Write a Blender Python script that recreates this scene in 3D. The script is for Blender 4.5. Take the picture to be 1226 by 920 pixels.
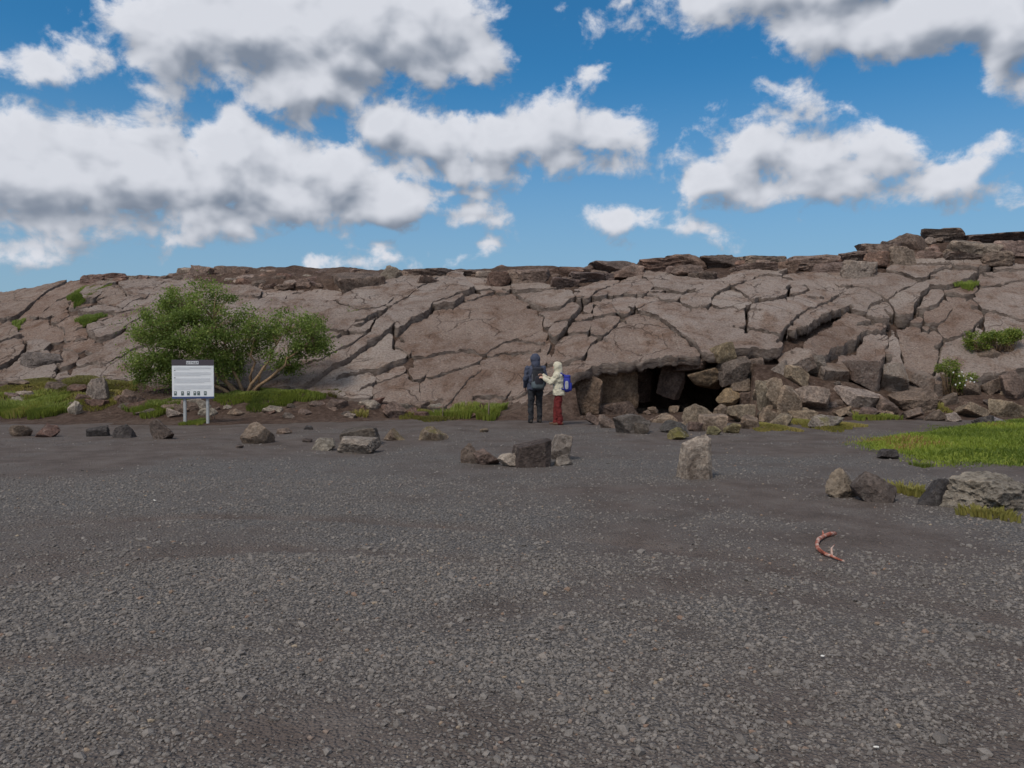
import bpy, bmesh, math, random
import numpy as np
from mathutils import Vector, Matrix, Euler

for o in list(bpy.data.objects):
    bpy.data.objects.remove(o, do_unlink=True)
scene = bpy.context.scene
COL = scene.collection
random.seed(7)
RNG = np.random.default_rng(11)

# ------------------------------------------------------------------ camera
W, H_, F, CH = 1226.0, 920.0, 955.0, 1.6
PITCH = math.atan((460.0 - 433.0) / F)
cam_d = bpy.data.cameras.new('camera')
cam_d.sensor_fit = 'HORIZONTAL'
cam_d.sensor_width = 36.0
cam_d.lens = 36.0 * F / W
cam_d.clip_start = 0.1
cam_d.clip_end = 6000.0
cam = bpy.data.objects.new('camera', cam_d)
COL.objects.link(cam)
cam.location = (0, 0, CH)
cam.rotation_euler = (math.pi / 2 - PITCH, 0, 0)
scene.camera = cam

def ray(px, py):
    """pixel -> (x per metre of depth, z per metre of depth)"""
    u = (px - W / 2) / F
    v = -(py - H_ / 2) / F
    cp, sp = math.cos(PITCH), math.sin(PITCH)
    dy = cp + v * sp
    dz = -sp + v * cp
    return u / dy, dz / dy

def at(px, py, Y):
    a, e = ray(px, py)
    return Vector((a * Y, Y, CH + e * Y))

def ray_dir(px, py):
    a, e = ray(px, py)
    return Vector((a, 1.0, e)).normalized()

# ------------------------------------------------------------------ light
SUN_EL, SUN_AZ = math.radians(52), math.radians(215)     # azimuth clockwise from +Y
scene.view_settings.view_transform = 'Standard'
scene.view_settings.look = 'None'
scene.view_settings.gamma = 1.0
scene.view_settings.use_curve_mapping = False
scene.view_settings.exposure = 0.47
sun_d = bpy.data.lights.new('sun', 'SUN')
sun_d.energy = 1.5
sun_d.angle = math.radians(16)
sun_d.color = (1.0, 0.91, 0.80)
sun = bpy.data.objects.new('sun', sun_d)
COL.objects.link(sun)
sdir = Vector((math.sin(SUN_AZ) * math.cos(SUN_EL), math.cos(SUN_AZ) * math.cos(SUN_EL), math.sin(SUN_EL)))
sun.rotation_euler = (-sdir).to_track_quat('-Z', 'Y').to_euler()
sun.location = sdir * 60

# ---- world: Nishita sky with broken cumulus cloud
SKY_STRENGTH = 0.072
SKY_TINT = (0.27, 0.87, 1.15, 1)
world = bpy.data.worlds.new('World')
scene.world = world
world.use_nodes = True
wn, wl = world.node_tree.nodes, world.node_tree.links
wn.clear()

def math_node(nt, op, a, b=None, c=None, clamp=False):
    n = nt.nodes.new('ShaderNodeMath')
    n.operation = op
    n.use_clamp = clamp
    for i, s in enumerate((a, b, c)):
        if s is None:
            continue
        if isinstance(s, (int, float)):
            n.inputs[i].default_value = s
        else:
            nt.links.new(s, n.inputs[i])
    return n.outputs[0]

# (centre x, centre y, half width, half height) of each cumulus lobe, as seen from the camera
LOBES = [
    (220, 42, 72, 52), (310, 28, 100, 62), (410, 30, 110, 66), (500, 45, 90, 56), (570, 66, 46, 34), (360, 95, 110, 42), (370, 125, 60, 24), (195, 115, 42, 10),
    (70, 84, 46, 16), (98, 60, 30, 24), (-8, 74, 20, 14),
    (30, 172, 60, 40), (95, 165, 60, 34), (175, 160, 60, 30), (60, 220, 120, 52), (180, 215, 110, 50), (275, 180, 45, 52), (300, 215, 100, 52), (390, 225, 90, 50), (470, 240, 60, 34),
    (90, 262, 150, 30), (260, 256, 150, 26), (20, 292, 75, 16), (100, 285, 70, 12),
    (460, 148, 55, 34), (520, 165, 75, 46), (590, 165, 70, 46), (560, 198, 95, 30), (660, 160, 55, 40), (715, 158, 58, 34), (690, 192, 80, 22), (815, 186, 46, 16), (770, 172, 20, 18),
    (570, 258, 46, 22), (556, 232, 60, 12), (596, 292, 19, 11),
    (450, 300, 34, 18), (475, 310, 60, 12), (410, 314, 55, 8),
    (945, 145, 48, 36), (905, 178, 62, 40), (980, 180, 80, 36), (1050, 200, 70, 34), (1115, 216, 65, 24), (1170, 228, 36, 12), (860, 215, 55, 28), (960, 225, 130, 28), (750, 268, 46, 24), (800, 276, 52, 16),
    (850, 18, 44, 30), (985, 30, 60, 38), (1070, 20, 85, 44), (1150, 10, 70, 40), (1205, 45, 34, 60), (1220, 100, 22, 30), (800, 2, 46, 10), (930, -6, 70, 20), (1010, -30, 240, 40),
    (1188, 170, 28, 18), (705, 90, 22, 16), (668, 10, 12, 10)]

def cloud_group(name, lobes):
    g = bpy.data.node_groups.new(name, 'ShaderNodeTree')
    g.interface.new_socket('Direction', in_out='INPUT', socket_type='NodeSocketVector')
    g.interface.new_socket('Density', in_out='OUTPUT', socket_type='NodeSocketFloat')
    gi = g.nodes.new('NodeGroupInput'); go = g.nodes.new('NodeGroupOutput')
    g.interface.new_socket('Soft', in_out='OUTPUT', socket_type='NodeSocketFloat')
    d = gi.outputs[0]
    # broken cumulus all over the sky, from noise alone
    n2 = g.nodes.new('ShaderNodeTexNoise'); n2.inputs['Scale'].default_value = 3.2; n2.inputs['Detail'].default_value = 2
    g.links.new(d, n2.inputs['Vector'])
    base = math_node(g, 'MULTIPLY_ADD', n2.outputs['Fac'], 7.0, -2.9)
    if lobes:
        dt = g.nodes.new('ShaderNodeVectorMath'); dt.operation = 'DOT_PRODUCT'; dt.inputs[1].default_value = ray_dir(613, 330)
        g.links.new(d, dt.inputs[0])
        mr = g.nodes.new('ShaderNodeMapRange'); mr.interpolation_type = 'SMOOTHSTEP'
        mr.inputs[1].default_value = math.cos(math.radians(37)); mr.inputs[2].default_value = math.cos(math.radians(44))
        mr.inputs[3].default_value = 0.0; mr.inputs[4].default_value = 1.0
        g.links.new(dt.outputs['Value'], mr.inputs[0])
        restm = math_node(g, 'ADD', base, math_node(g, 'MULTIPLY', math_node(g, 'SUBTRACT', mr.outputs[0], 1.0), 7.0))
        # gentle domain warp so that lobes are not plain ellipses
        wnz = g.nodes.new('ShaderNodeTexNoise'); wnz.inputs['Scale'].default_value = 9; wnz.inputs['Detail'].default_value = 3
        g.links.new(d, wnz.inputs['Vector'])
        sub = g.nodes.new('ShaderNodeVectorMath'); sub.operation = 'SUBTRACT'; sub.inputs[1].default_value = (.5, .5, .5)
        g.links.new(wnz.outputs['Color'], sub.inputs[0])
        mad = g.nodes.new('ShaderNodeVectorMath'); mad.operation = 'MULTIPLY_ADD'; mad.inputs[1].default_value = (.030, .030, .026)
        g.links.new(sub.outputs[0], mad.inputs[0]); g.links.new(d, mad.inputs[2])
        acc = None
        for (x, y, rx, ry) in lobes:
            c = ray_dir(x, y)
            tx = Vector((c.y, -c.x, 0)).normalized()
            tz = tx.cross(c)
            m = Matrix((tx, c, tz)).transposed()
            mp = g.nodes.new('ShaderNodeMapping'); mp.vector_type = 'TEXTURE'
            mp.inputs['Location'].default_value = c
            mp.inputs['Rotation'].default_value = m.to_euler('XYZ')
            mp.inputs['Scale'].default_value = (rx / F, 0.5, ry / F)
            g.links.new(mad.outputs[0], mp.inputs['Vector'])
            ln = g.nodes.new('ShaderNodeVectorMath'); ln.operation = 'LENGTH'
            g.links.new(mp.outputs[0], ln.inputs[0])
            dist = math_node(g, 'MULTIPLY_ADD', ln.outputs['Value'], ry / F, -ry / F)      # signed angle to the lobe's rim
            acc = dist if acc is None else math_node(g, 'SMOOTH_MIN', acc, dist, 0.012)
        front = math_node(g, 'MULTIPLY', acc, -1.0 / 0.034)
        base = math_node(g, 'MAXIMUM', front, restm)
    wide = math_node(g, 'MINIMUM', math_node(g, 'MULTIPLY', base, 0.38), 1.1)      # gentler profile for the shading
    base = math_node(g, 'MINIMUM', base, 1.35)
    # billows and torn edges
    sc = g.nodes.new('ShaderNodeVectorMath'); sc.operation = 'MULTIPLY'; sc.inputs[1].default_value = (1, 1, 1.25)
    g.links.new(d, sc.inputs[0])
    nz = g.nodes.new('ShaderNodeTexNoise'); nz.inputs['Scale'].default_value = 17; nz.inputs['Detail'].default_value = 9 if lobes else 4
    nz.inputs['Roughness'].default_value = 0.60; nz.inputs['Distortion'].default_value = 0.2
    g.links.new(sc.outputs[0], nz.inputs['Vector'])
    out = math_node(g, 'ADD', base, math_node(g, 'MULTIPLY_ADD', nz.outputs['Fac'], 3.2, -1.50))
    g.links.new(out, go.inputs[0])
    ns = g.nodes.new('ShaderNodeTexNoise'); ns.inputs['Scale'].default_value = 17; ns.inputs['Detail'].default_value = 2.5
    ns.inputs['Roughness'].default_value = 0.55; ns.inputs['Distortion'].default_value = 0.2
    g.links.new(sc.outputs[0], ns.inputs['Vector'])
    g.links.new(math_node(g, 'ADD', wide, math_node(g, 'MULTIPLY_ADD', ns.outputs['Fac'], 1.0, -0.5)), go.inputs[1])
    return g

nt = world.node_tree
tc = wn.new('ShaderNodeTexCoord')
DIR = tc.outputs['Generated']
sky = wn.new('ShaderNodeTexSky')
sky.sky_type = 'NISHITA'; sky.sun_disc = False
sky.sun_elevation = SUN_EL; sky.sun_rotation = SUN_AZ
sky.altitude = 300; sky.air_density = 1.0; sky.dust_density = 1.6; sky.ozone_density = 2.5
tintn = wn.new('ShaderNodeMix'); tintn.data_type = 'RGBA'; tintn.blend_type = 'MULTIPLY'; tintn.inputs[0].default_value = 1.0
tintn.inputs['B'].default_value = SKY_TINT
wl.new(sky.outputs[0], tintn.inputs['A'])

# thin pale haze low over the horizon, the same all round
sepz = wn.new('ShaderNodeSeparateXYZ'); wl.new(DIR, sepz.inputs[0])
hz = wn.new('ShaderNodeMapRange'); hz.interpolation_type = 'SMOOTHSTEP'
for i_, v_ in enumerate((0.36, 0.02, 0.0, 0.75)): hz.inputs[i_ + 1].default_value = v_
wl.new(sepz.outputs['Z'], hz.inputs[0])
hazy = wn.new('ShaderNodeMix'); hazy.data_type = 'RGBA'; hazy.inputs['B'].default_value = (3.3, 4.4, 5.6, 1)
wl.new(hz.outputs[0], hazy.inputs[0]); wl.new(tintn.outputs['Result'], hazy.inputs['A'])

def cloudy_background(name, lobes):
    """sky colour with cloud over it, as one Background shader"""
    G = cloud_group(name, lobes)
    def density(offset):
        a = wn.new('ShaderNodeVectorMath'); a.operation = 'ADD'; a.inputs[1].default_value = offset
        wl.new(DIR, a.inputs[0])
        n = wn.new('ShaderNodeGroup'); n.node_tree = G
        wl.new(a.outputs[0], n.inputs[0])
        return n.outputs
    D0, S0 = density((0, 0, 0))
    S1 = density((-0.010, 0, 0.026))[1]
    alpha = wn.new('ShaderNodeMapRange'); alpha.interpolation_type = 'SMOOTHSTEP'
    alpha.inputs[1].default_value = 0.0; alpha.inputs[2].default_value = 0.62
    wl.new(D0, alpha.inputs[0])
    slope = math_node(nt, 'ADD', math_node(nt, 'SUBTRACT', S0, S1), math_node(nt, 'MULTIPLY_ADD', math_node(nt, 'SUBTRACT', D0, S0), 0.10, -0.06))
    lit = wn.new('ShaderNodeMapRange'); lit.interpolation_type = 'SMOOTHSTEP'
    lit.inputs[1].default_value = -0.42; lit.inputs[2].default_value = 0.26
    wl.new(slope, lit.inputs[0])
    thick = wn.new('ShaderNodeMapRange'); thick.inputs[1].default_value = 0.25; thick.inputs[2].default_value = 1.25
    thick.inputs[3].default_value = 1.0; thick.inputs[4].default_value = 0.86
    wl.new(D0, thick.inputs[0])
    litf = math_node(nt, 'MULTIPLY', lit.outputs[0], thick.outputs[0])
    ccol = wn.new('ShaderNodeMix'); ccol.data_type = 'RGBA'
    ccol.inputs['A'].default_value = (2.1, 2.5, 3.2, 1)
    ccol.inputs['B'].default_value = (7.4, 7.6, 8.2, 1)
    wl.new(litf, ccol.inputs[0])
    cm = wn.new('ShaderNodeMix'); cm.data_type = 'RGBA'
    wl.new(alpha.outputs[0], cm.inputs[0]); wl.new(hazy.outputs['Result'], cm.inputs['A']); wl.new(ccol.outputs['Result'], cm.inputs['B'])
    bg = wn.new('ShaderNodeBackground'); bg.inputs['Strength'].default_value = SKY_STRENGTH
    wl.new(cm.outputs['Result'], bg.inputs['Color'])
    return bg.outputs[0]

def mix_bg(fac, a, b):
    n = wn.new('ShaderNodeMixShader'); wl.new(fac, n.inputs[0]); wl.new(a, n.inputs[1]); wl.new(b, n.inputs[2])
    return n.outputs[0]

# the same sky, evaluated piecewise (only the lobes near a direction are looked at)
SEAMS = [-1e9, 330.0, 690.0, 1e9]
def near_lobes(x0, x1):
    return [l for l in LOBES if l[0] + 2.3 * l[2] + 60 > x0 and l[0] - 2.3 * l[2] - 60 < x1]
parts = [cloudy_background('clouds_%d' % i, near_lobes(SEAMS[i], SEAMS[i + 1])) for i in range(3)]
sep = wn.new('ShaderNodeSeparateXYZ'); wl.new(DIR, sep.inputs[0])
def beyond(px):
    a, _ = ray(px, 200)
    return math_node(nt, 'GREATER_THAN', math_node(nt, 'SUBTRACT', sep.outputs['X'], math_node(nt, 'MULTIPLY', sep.outputs['Y'], a)), 0.0)
front = mix_bg(beyond(SEAMS[1]), parts[0], mix_bg(beyond(SEAMS[2]), parts[1], parts[2]))
dotn = wn.new('ShaderNodeVectorMath'); dotn.operation = 'DOT_PRODUCT'; dotn.inputs[1].default_value = ray_dir(613, 330)
wl.new(DIR, dotn.inputs[0])
isfront = math_node(nt, 'GREATER_THAN', dotn.outputs['Value'], math.cos(math.radians(45)))
wo = wn.new('ShaderNodeOutputWorld')
wl.new(mix_bg(isfront, cloudy_background('clouds_around', None), front), wo.inputs['Surface'])
world.cycles.sampling_method = 'MANUAL'
world.cycles.sample_map_resolution = 512

# ------------------------------------------------------------------ helpers
def hash3(ix, iy, iz, seed):
    h = (ix.astype(np.int64) * 374761393 + iy.astype(np.int64) * 668265263 + iz.astype(np.int64) * 2147483647 + seed * 144269504) & 0xFFFFFFFF
    h = ((h ^ (h >> 13)) * 1274126177) & 0xFFFFFFFF
    h = ((h ^ (h >> 16)) * 2246822519) & 0xFFFFFFFF
    return ((h ^ (h >> 15)) & 0xFFFFFF) / float(0xFFFFFF)

def vnoise(x, y, z=None, seed=0):
    """value noise, -1..1"""
    if z is None:
        x0, y0 = np.floor(x), np.floor(y)
        fx, fy = x - x0, y - y0
        ux, uy = fx * fx * fx * (fx * (fx * 6 - 15) + 10), fy * fy * fy * (fy * (fy * 6 - 15) + 10)
        zz = np.zeros_like(x0)
        a, b = hash3(x0, y0, zz, seed), hash3(x0 + 1, y0, zz, seed)
        c, d = hash3(x0, y0 + 1, zz, seed), hash3(x0 + 1, y0 + 1, zz, seed)
        return 2 * ((a + (b - a) * ux) * (1 - uy) + (c + (d - c) * ux) * uy) - 1
    x0, y0, z0 = np.floor(x), np.floor(y), np.floor(z)
    fx, fy, fz = x - x0, y - y0, z - z0
    ux, uy, uz = (f * f * (3 - 2 * f) for f in (fx, fy, fz))
    r = 0
    for dx in (0, 1):
        for dy in (0, 1):
            for dz in (0, 1):
                w = (ux if dx else 1 - ux) * (uy if dy else 1 - uy) * (uz if dz else 1 - uz)
                r = r + w * hash3(x0 + dx, y0 + dy, z0 + dz, seed)
    return 2 * r - 1

def fbm(x, y, z=None, octaves=4, seed=0, gain=0.5):
    s, amp, f, tot = 0, 1.0, 1.0, 0.0
    for k in range(octaves):
        s = s + amp * (vnoise(x * f, y * f, None if z is None else z * f, seed + 17 * k))
        tot += amp; amp *= gain; f *= 2.03
    return s / tot

def smooth(e0, e1, x):
    t = np.clip((x - e0) / (e1 - e0), 0, 1)
    return t * t * (3 - 2 * t)

def mesh_np(name, verts, faces, smooth_shade=False, mats=(), mat_idx=None):
    """faces: (n,3) or (n,4) array, or list of such arrays"""
    if not isinstance(faces, list):
        faces = [faces]
    faces = [np.asarray(f, dtype=np.int32) for f in faces if len(f)]
    me = bpy.data.meshes.new(name)
    verts = np.asarray(verts, dtype=np.float32)
    me.vertices.add(len(verts)); me.vertices.foreach_set('co', verts.ravel())
    nl = sum(f.size for f in faces); nf = sum(len(f) for f in faces)
    me.loops.add(nl); me.polygons.add(nf)
    me.loops.foreach_set('vertex_index', np.concatenate([f.ravel() for f in faces]))
    sizes = np.concatenate([np.full(len(f), f.shape[1], dtype=np.int32) for f in faces])
    starts = np.concatenate(([0], np.cumsum(sizes)[:-1])).astype(np.int32)
    me.polygons.foreach_set('loop_start', starts)
    me.polygons.foreach_set('use_smooth', np.full(nf, smooth_shade, dtype=bool))
    for m in mats:
        me.materials.append(m)
    if mat_idx is not None:
        me.polygons.foreach_set('material_index', np.asarray(mat_idx, dtype=np.int32))
    me.update(calc_edges=True)
    return me

def link(name, me, parent=None, label=None, cat=None, group=None, kind=None, color=None, loc=None):
    o = bpy.data.objects.new(name, me)
    COL.objects.link(o)
    if parent is not None:
        o.parent = parent
    if label: o['label'] = label
    if cat: o['category'] = cat
    if group: o['group'] = group
    if kind: o['kind'] = kind
    if color: o.color = (*color, 1.0)
    if loc is not None: o.location = loc
    return o

# ------------------------------------------------------------------ materials
def new_mat(name, rough=0.9, spec=0.3):
    m = bpy.data.materials.new(name); m.use_nodes = True
    t = m.node_tree
    b = t.nodes['Principled BSDF']
    b.inputs['Roughness'].default_value = rough
    b.inputs['Specular IOR Level'].default_value = spec
    return m, t, b

def tex_noise(t, vec, scale, detail=4, rough=0.55, dist=0.0):
    n = t.nodes.new('ShaderNodeTexNoise')
    n.inputs['Scale'].default_value = scale; n.inputs['Detail'].default_value = detail
    n.inputs['Roughness'].default_value = rough; n.inputs['Distortion'].default_value = dist
    t.links.new(vec, n.inputs['Vector'])
    return n

def ramp(t, fac, stops):
    r = t.nodes.new('ShaderNodeValToRGB')
    el = r.color_ramp.elements
    while len(el) < len(stops):
        el.new(0.5)
    for e, (p, c) in zip(el, stops):
        e.position = p
        e.color = (*c, 1) if len(c) == 3 else c
    t.links.new(fac, r.inputs[0])
    return r.outputs['Color']

def mixc(t, fac, a, b, mode='MIX'):
    n = t.nodes.new('ShaderNodeMix'); n.data_type = 'RGBA'; n.blend_type = mode
    for s, v in ((n.inputs[0], fac), (n.inputs['A'], a), (n.inputs['B'], b)):
        if isinstance(v, (int, float)): s.default_value = v
        elif isinstance(v, tuple): s.default_value = (*v, 1) if len(v) == 3 else v
        else: t.links.new(v, s)
    return n.outputs['Result']

def maprange(t, v, a, b, c=0.0, d=1.0, smoothstep=True):
    n = t.nodes.new('ShaderNodeMapRange')
    if smoothstep: n.interpolation_type = 'SMOOTHSTEP'
    for i, q in enumerate((a, b, c, d)):
        n.inputs[i + 1].default_value = q
    t.links.new(v, n.inputs[0])
    return n.outputs[0]

def bump(t, bsdf, height, strength, dist=0.02, prev=None):
    n = t.nodes.new('ShaderNodeBump'); n.inputs['Strength'].default_value = strength; n.inputs['Distance'].default_value = dist
    t.links.new(height, n.inputs['Height'])
    if prev is not None: t.links.new(prev, n.inputs['Normal'])
    if bsdf is not None: t.links.new(n.outputs[0], bsdf.inputs['Normal'])
    return n.outputs[0]

def pos(t):
    return t.nodes.new('ShaderNodeNewGeometry').outputs['Position']

def obj_coord(t):
    return t.nodes.new('ShaderNodeTexCoord').outputs['Object']

def obj_color(t):
    return t.nodes.new('ShaderNodeObjectInfo').outputs['Color']

def voronoi(t, vec, scale, feature='F1', rnd=1.0):
    n = t.nodes.new('ShaderNodeTexVoronoi'); n.feature = feature
    n.inputs['Scale'].default_value = scale; n.inputs['Randomness'].default_value = rnd
    t.links.new(vec, n.inputs['Vector'])
    return n

def warp(t, p, scale, amt):
    n = tex_noise(t, p, scale, 4, 0.6)
    su = t.nodes.new('ShaderNodeVectorMath'); su.operation = 'SUBTRACT'; su.inputs[1].default_value = (.5, .5, .5)
    t.links.new(n.outputs['Color'], su.inputs[0])
    ma = t.nodes.new('ShaderNodeVectorMath'); ma.operation = 'MULTIPLY_ADD'; ma.inputs[1].default_value = (amt,) * 3
    t.links.new(su.outputs[0], ma.inputs[0]); t.links.new(p, ma.inputs[2])
    return ma.outputs[0]

def mat_slab():
    m, t, b = new_mat('lava_slab', 0.88, 0.25)
    p = pos(t)
    n0 = tex_noise(t, p, 0.35, 4, 0.6, 0.4)
    n1 = tex_noise(t, p, 1.3, 6, 0.65, 0.3)
    n2 = tex_noise(t, p, 5.5, 7, 0.72)
    n3 = tex_noise(t, p, 16, 6, 0.75)
    base = ramp(t, n0.outputs['Fac'], [(0.3, (0.80, 0.73, 0.69)), (0.5, (1.0, 0.97, 0.95)), (0.7, (1.14, 1.13, 1.12))])
    c = mixc(t, 1.0, obj_color(t), base, 'MULTIPLY')
    c = mixc(t, maprange(t, n1.outputs['Fac'], 0.44, 0.66, 0, .85), c, mixc(t, 1.0, c, (0.70, 0.58, 0.50), 'MULTIPLY'))
    # pale lichen flecks
    v = voronoi(t, p, 9)
    fl = math_node(t, 'MULTIPLY', maprange(t, v.outputs['Distance'], 0.12, 0.30, 1, 0), maprange(t, n1.outputs['Fac'], 0.60, 0.40))
    c = mixc(t, math_node(t, 'MULTIPLY', fl, 0.55), c, (0.46, 0.42, 0.37))
    c = mixc(t, maprange(t, n3.outputs['Fac'], 0.56, 0.34, 0.0, 0.65), c, mixc(t, 1.0, c, (0.34, 0.30, 0.27), 'MULTIPLY'))
    # hairline cracks in the crust
    q = warp(t, p, 1.6, 0.55)
    l1 = math_node(t, 'MULTIPLY', maprange(t, voronoi(t, q, 0.75, 'DISTANCE_TO_EDGE').outputs['Distance'], 0.0, 0.022, 1, 0), maprange(t, n0.outputs['Fac'], 0.47, 0.57))
    q2 = warp(t, p, 3.5, 0.22)
    l2 = math_node(t, 'MULTIPLY', maprange(t, voronoi(t, q2, 1.9, 'DISTANCE_TO_EDGE').outputs['Distance'], 0.0, 0.04, 1, 0), maprange(t, n1.outputs['Fac'], 0.54, 0.64))
    ln = math_node(t, 'MAXIMUM', l1, math_node(t, 'MULTIPLY', l2, 0.8))
    c = mixc(t, math_node(t, 'MULTIPLY', ln, 0.85), c, (0.085, 0.055, 0.042))
    t.links.new(c, b.inputs['Base Color'])
    nb = bump(t, None, n1.outputs['Fac'], 0.6, 0.25)
    nb = bump(t, None, n2.outputs['Fac'], 0.9, 0.14, nb)
    nb = bump(t, None, n3.outputs['Fac'], 0.8, 0.06, nb)
    inv = math_node(t, 'SUBTRACT', 1.0, ln)
    bump(t, b, inv, 0.8, 0.05, nb)
    return m

def mat_face():
    m, t, b = new_mat('lava_broken_face', 0.92, 0.2)
    p = pos(t)
    sc = t.nodes.new('ShaderNodeVectorMath'); sc.operation = 'MULTIPLY'; sc.inputs[1].default_value = (1, 1, 2.2); t.links.new(p, sc.inputs[0])
    n1 = tex_noise(t, sc.outputs[0], 4, 6, 0.7)
    c = ramp(t, n1.outputs['Fac'], [(0.3, (0.10, 0.072, 0.058)), (0.5, (0.21, 0.163, 0.137)), (0.7, (0.33, 0.275, 0.235))])
    t.links.new(c, b.inputs['Base Color'])
    n2 = tex_noise(t, sc.outputs[0], 11, 6, 0.7)
    bump(t, b, n2.outputs['Fac'], 1.0, 0.08)
    return m

def mat_soil():
    m, t, b = new_mat('brown_soil', 0.95, 0.15)
    p = pos(t)
    n1 = tex_noise(t, p, 0.7, 5, 0.6)
    n2 = tex_noise(t, p, 6, 7, 0.75)
    n3 = tex_noise(t, p, 22, 5, 0.75)
    c = ramp(t, n1.outputs['Fac'], [(0.3, (0.105, 0.068, 0.052)), (0.5, (0.155, 0.102, 0.078)), (0.7, (0.20, 0.145, 0.115))])
    c = mixc(t, maprange(t, n2.outputs['Fac'], 0.40, 0.62, 0, 0.7), c, mixc(t, 1.0, c, (0.40, 0.37, 0.35), 'MULTIPLY'))
    v = voronoi(t, p, 13)
    peb = math_node(t, 'MULTIPLY', maprange(t, v.outputs['Distance'], 0.18, 0.28, 1, 0), maprange(t, n2.outputs['Fac'], 0.5, 0.36))
    c = mixc(t, math_node(t, 'MULTIPLY', peb, 0.7), c, (0.26, 0.215, 0.185))
    t.links.new(c, b.inputs['Base Color'])
    nb = bump(t, None, n2.outputs['Fac'], 1.0, 0.16)
    nb = bump(t, None, peb, 0.6, 0.05, nb)
    bump(t, b, n3.outputs['Fac'], 0.8, 0.04, nb)
    return m

def mat_ground():
    m, t, b = new_mat('gravel_ground', 0.85, 0.3)
    p = pos(t)
    n0 = tex_noise(t, p, 0.22, 5, 0.6, 0.6)
    n1 = tex_noise(t, p, 1.6, 5, 0.65)
    v1 = voronoi(t, p, 50)
    v2 = voronoi(t, p, 24)
    dirt = ramp(t, n1.outputs['Fac'], [(0.3, (0.085, 0.064, 0.053)), (0.5, (0.122, 0.094, 0.080)), (0.7, (0.165, 0.132, 0.113))])
    grey = ramp(t, v1.outputs['Color'], [(0.0, (0.13, 0.115, 0.105)), (0.5, (0.205, 0.183, 0.168)), (0.85, (0.26, 0.233, 0.213)), (1.0, (0.34, 0.295, 0.25))])
    edge = maprange(t, v1.outputs['Distance'], 0.25, 0.75, 1, 0.35)
    grey = mixc(t, 1.0, grey, edge, 'MULTIPLY')
    att = t.nodes.new('ShaderNodeAttribute'); att.attribute_name = 'cover'
    fac = math_node(t, 'MULTIPLY_ADD', n1.outputs['Fac'], 1.2, -0.6)
    fac = math_node(t, 'ADD', fac, att.outputs['Fac'], clamp=True)
    c = mixc(t, fac, dirt, grey)
    t.links.new(c, b.inputs['Base Color'])
    inv = maprange(t, v1.outputs['Distance'], 0.0, 0.8, 1, 0)
    nb = bump(t, None, inv, 0.8, 0.02)
    inv2 = maprange(t, v2.outputs['Distance'], 0.0, 0.6, 1, 0)
    nb = bump(t, None, inv2, 0.4, 0.02, nb)
    n3 = tex_noise(t, p, 60, 3, 0.7)
    bump(t, b, n3.outputs['Fac'], 0.5, 0.01, nb)
    return m

def mat_rock(name, moss=0.0, lichen=0.3):
    m, t, b = new_mat(name, 0.88, 0.28)
    p = obj_coord(t)
    oi = t.nodes.new('ShaderNodeObjectInfo')
    ad = t.nodes.new('ShaderNodeVectorMath'); ad.operation = 'ADD'; t.links.new(p, ad.inputs[0])
    sc = t.nodes.new('ShaderNodeVectorMath'); sc.operation = 'SCALE'; sc.inputs[0].default_value = (31, 17, 23)
    t.links.new(oi.outputs['Random'], sc.inputs['Scale']); t.links.new(sc.outputs[0], ad.inputs[1])
    p = ad.outputs[0]
    n1 = tex_noise(t, p, 2.6, 6, 0.65, 0.3)
    n2 = tex_noise(t, p, 15, 6, 0.7)
    base = ramp(t, n1.outputs['Fac'], [(0.3, (0.48, 0.44, 0.42)), (0.5, (0.9, 0.88, 0.86)), (0.7, (1.35, 1.28, 1.2))])
    c = mixc(t, 1.0, oi.outputs['Color'], base, 'MULTIPLY')
    c = mixc(t, maprange(t, n2.outputs['Fac'], 0.60, 0.40, 0, 0.65), c, mixc(t, 1.0, c, (0.35, 0.32, 0.30), 'MULTIPLY'))
    g0 = t.nodes.new('ShaderNodeNewGeometry')
    c = mixc(t, maprange(t, g0.outputs['Pointiness'], 0.515, 0.60, 0, .55), c, mixc(t, 1.0, c, (1.7, 1.62, 1.55), 'MULTIPLY'))
    pit = math_node(t, 'MULTIPLY', maprange(t, voronoi(t, p, 17).outputs['Distance'], 0.10, 0.24, 1, 0), maprange(t, n1.outputs['Fac'], 0.60, 0.42))
    c = mixc(t, math_node(t, 'MULTIPLY', pit, .8), c, (.045, .036, .03))
    if lichen:
        n3 = tex_noise(t, p, 5.5, 5, 0.75, 0.4)
        c = mixc(t, maprange(t, n3.outputs['Fac'], 0.58, 0.70, 0, lichen), c, (0.37, 0.32, 0.27))
    if moss:
        g = t.nodes.new('ShaderNodeNewGeometry')
        sx = t.nodes.new('ShaderNodeSeparateXYZ'); t.links.new(g.outputs['Normal'], sx.inputs[0])
        n4 = tex_noise(t, p, 4, 4, 0.7)
        f = math_node(t, 'MULTIPLY', maprange(t, sx.outputs['Z'], 0.1, 0.9), maprange(t, n4.outputs['Fac'], 0.48, 0.60, 0, moss))
        c = mixc(t, f, c, (0.13, 0.115, 0.025))
    t.links.new(c, b.inputs['Base Color'])
    nb = bump(t, None, n1.outputs['Fac'], 0.6, 0.14)
    bump(t, b, n2.outputs['Fac'], 0.9, 0.06, nb)
    return m

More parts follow.
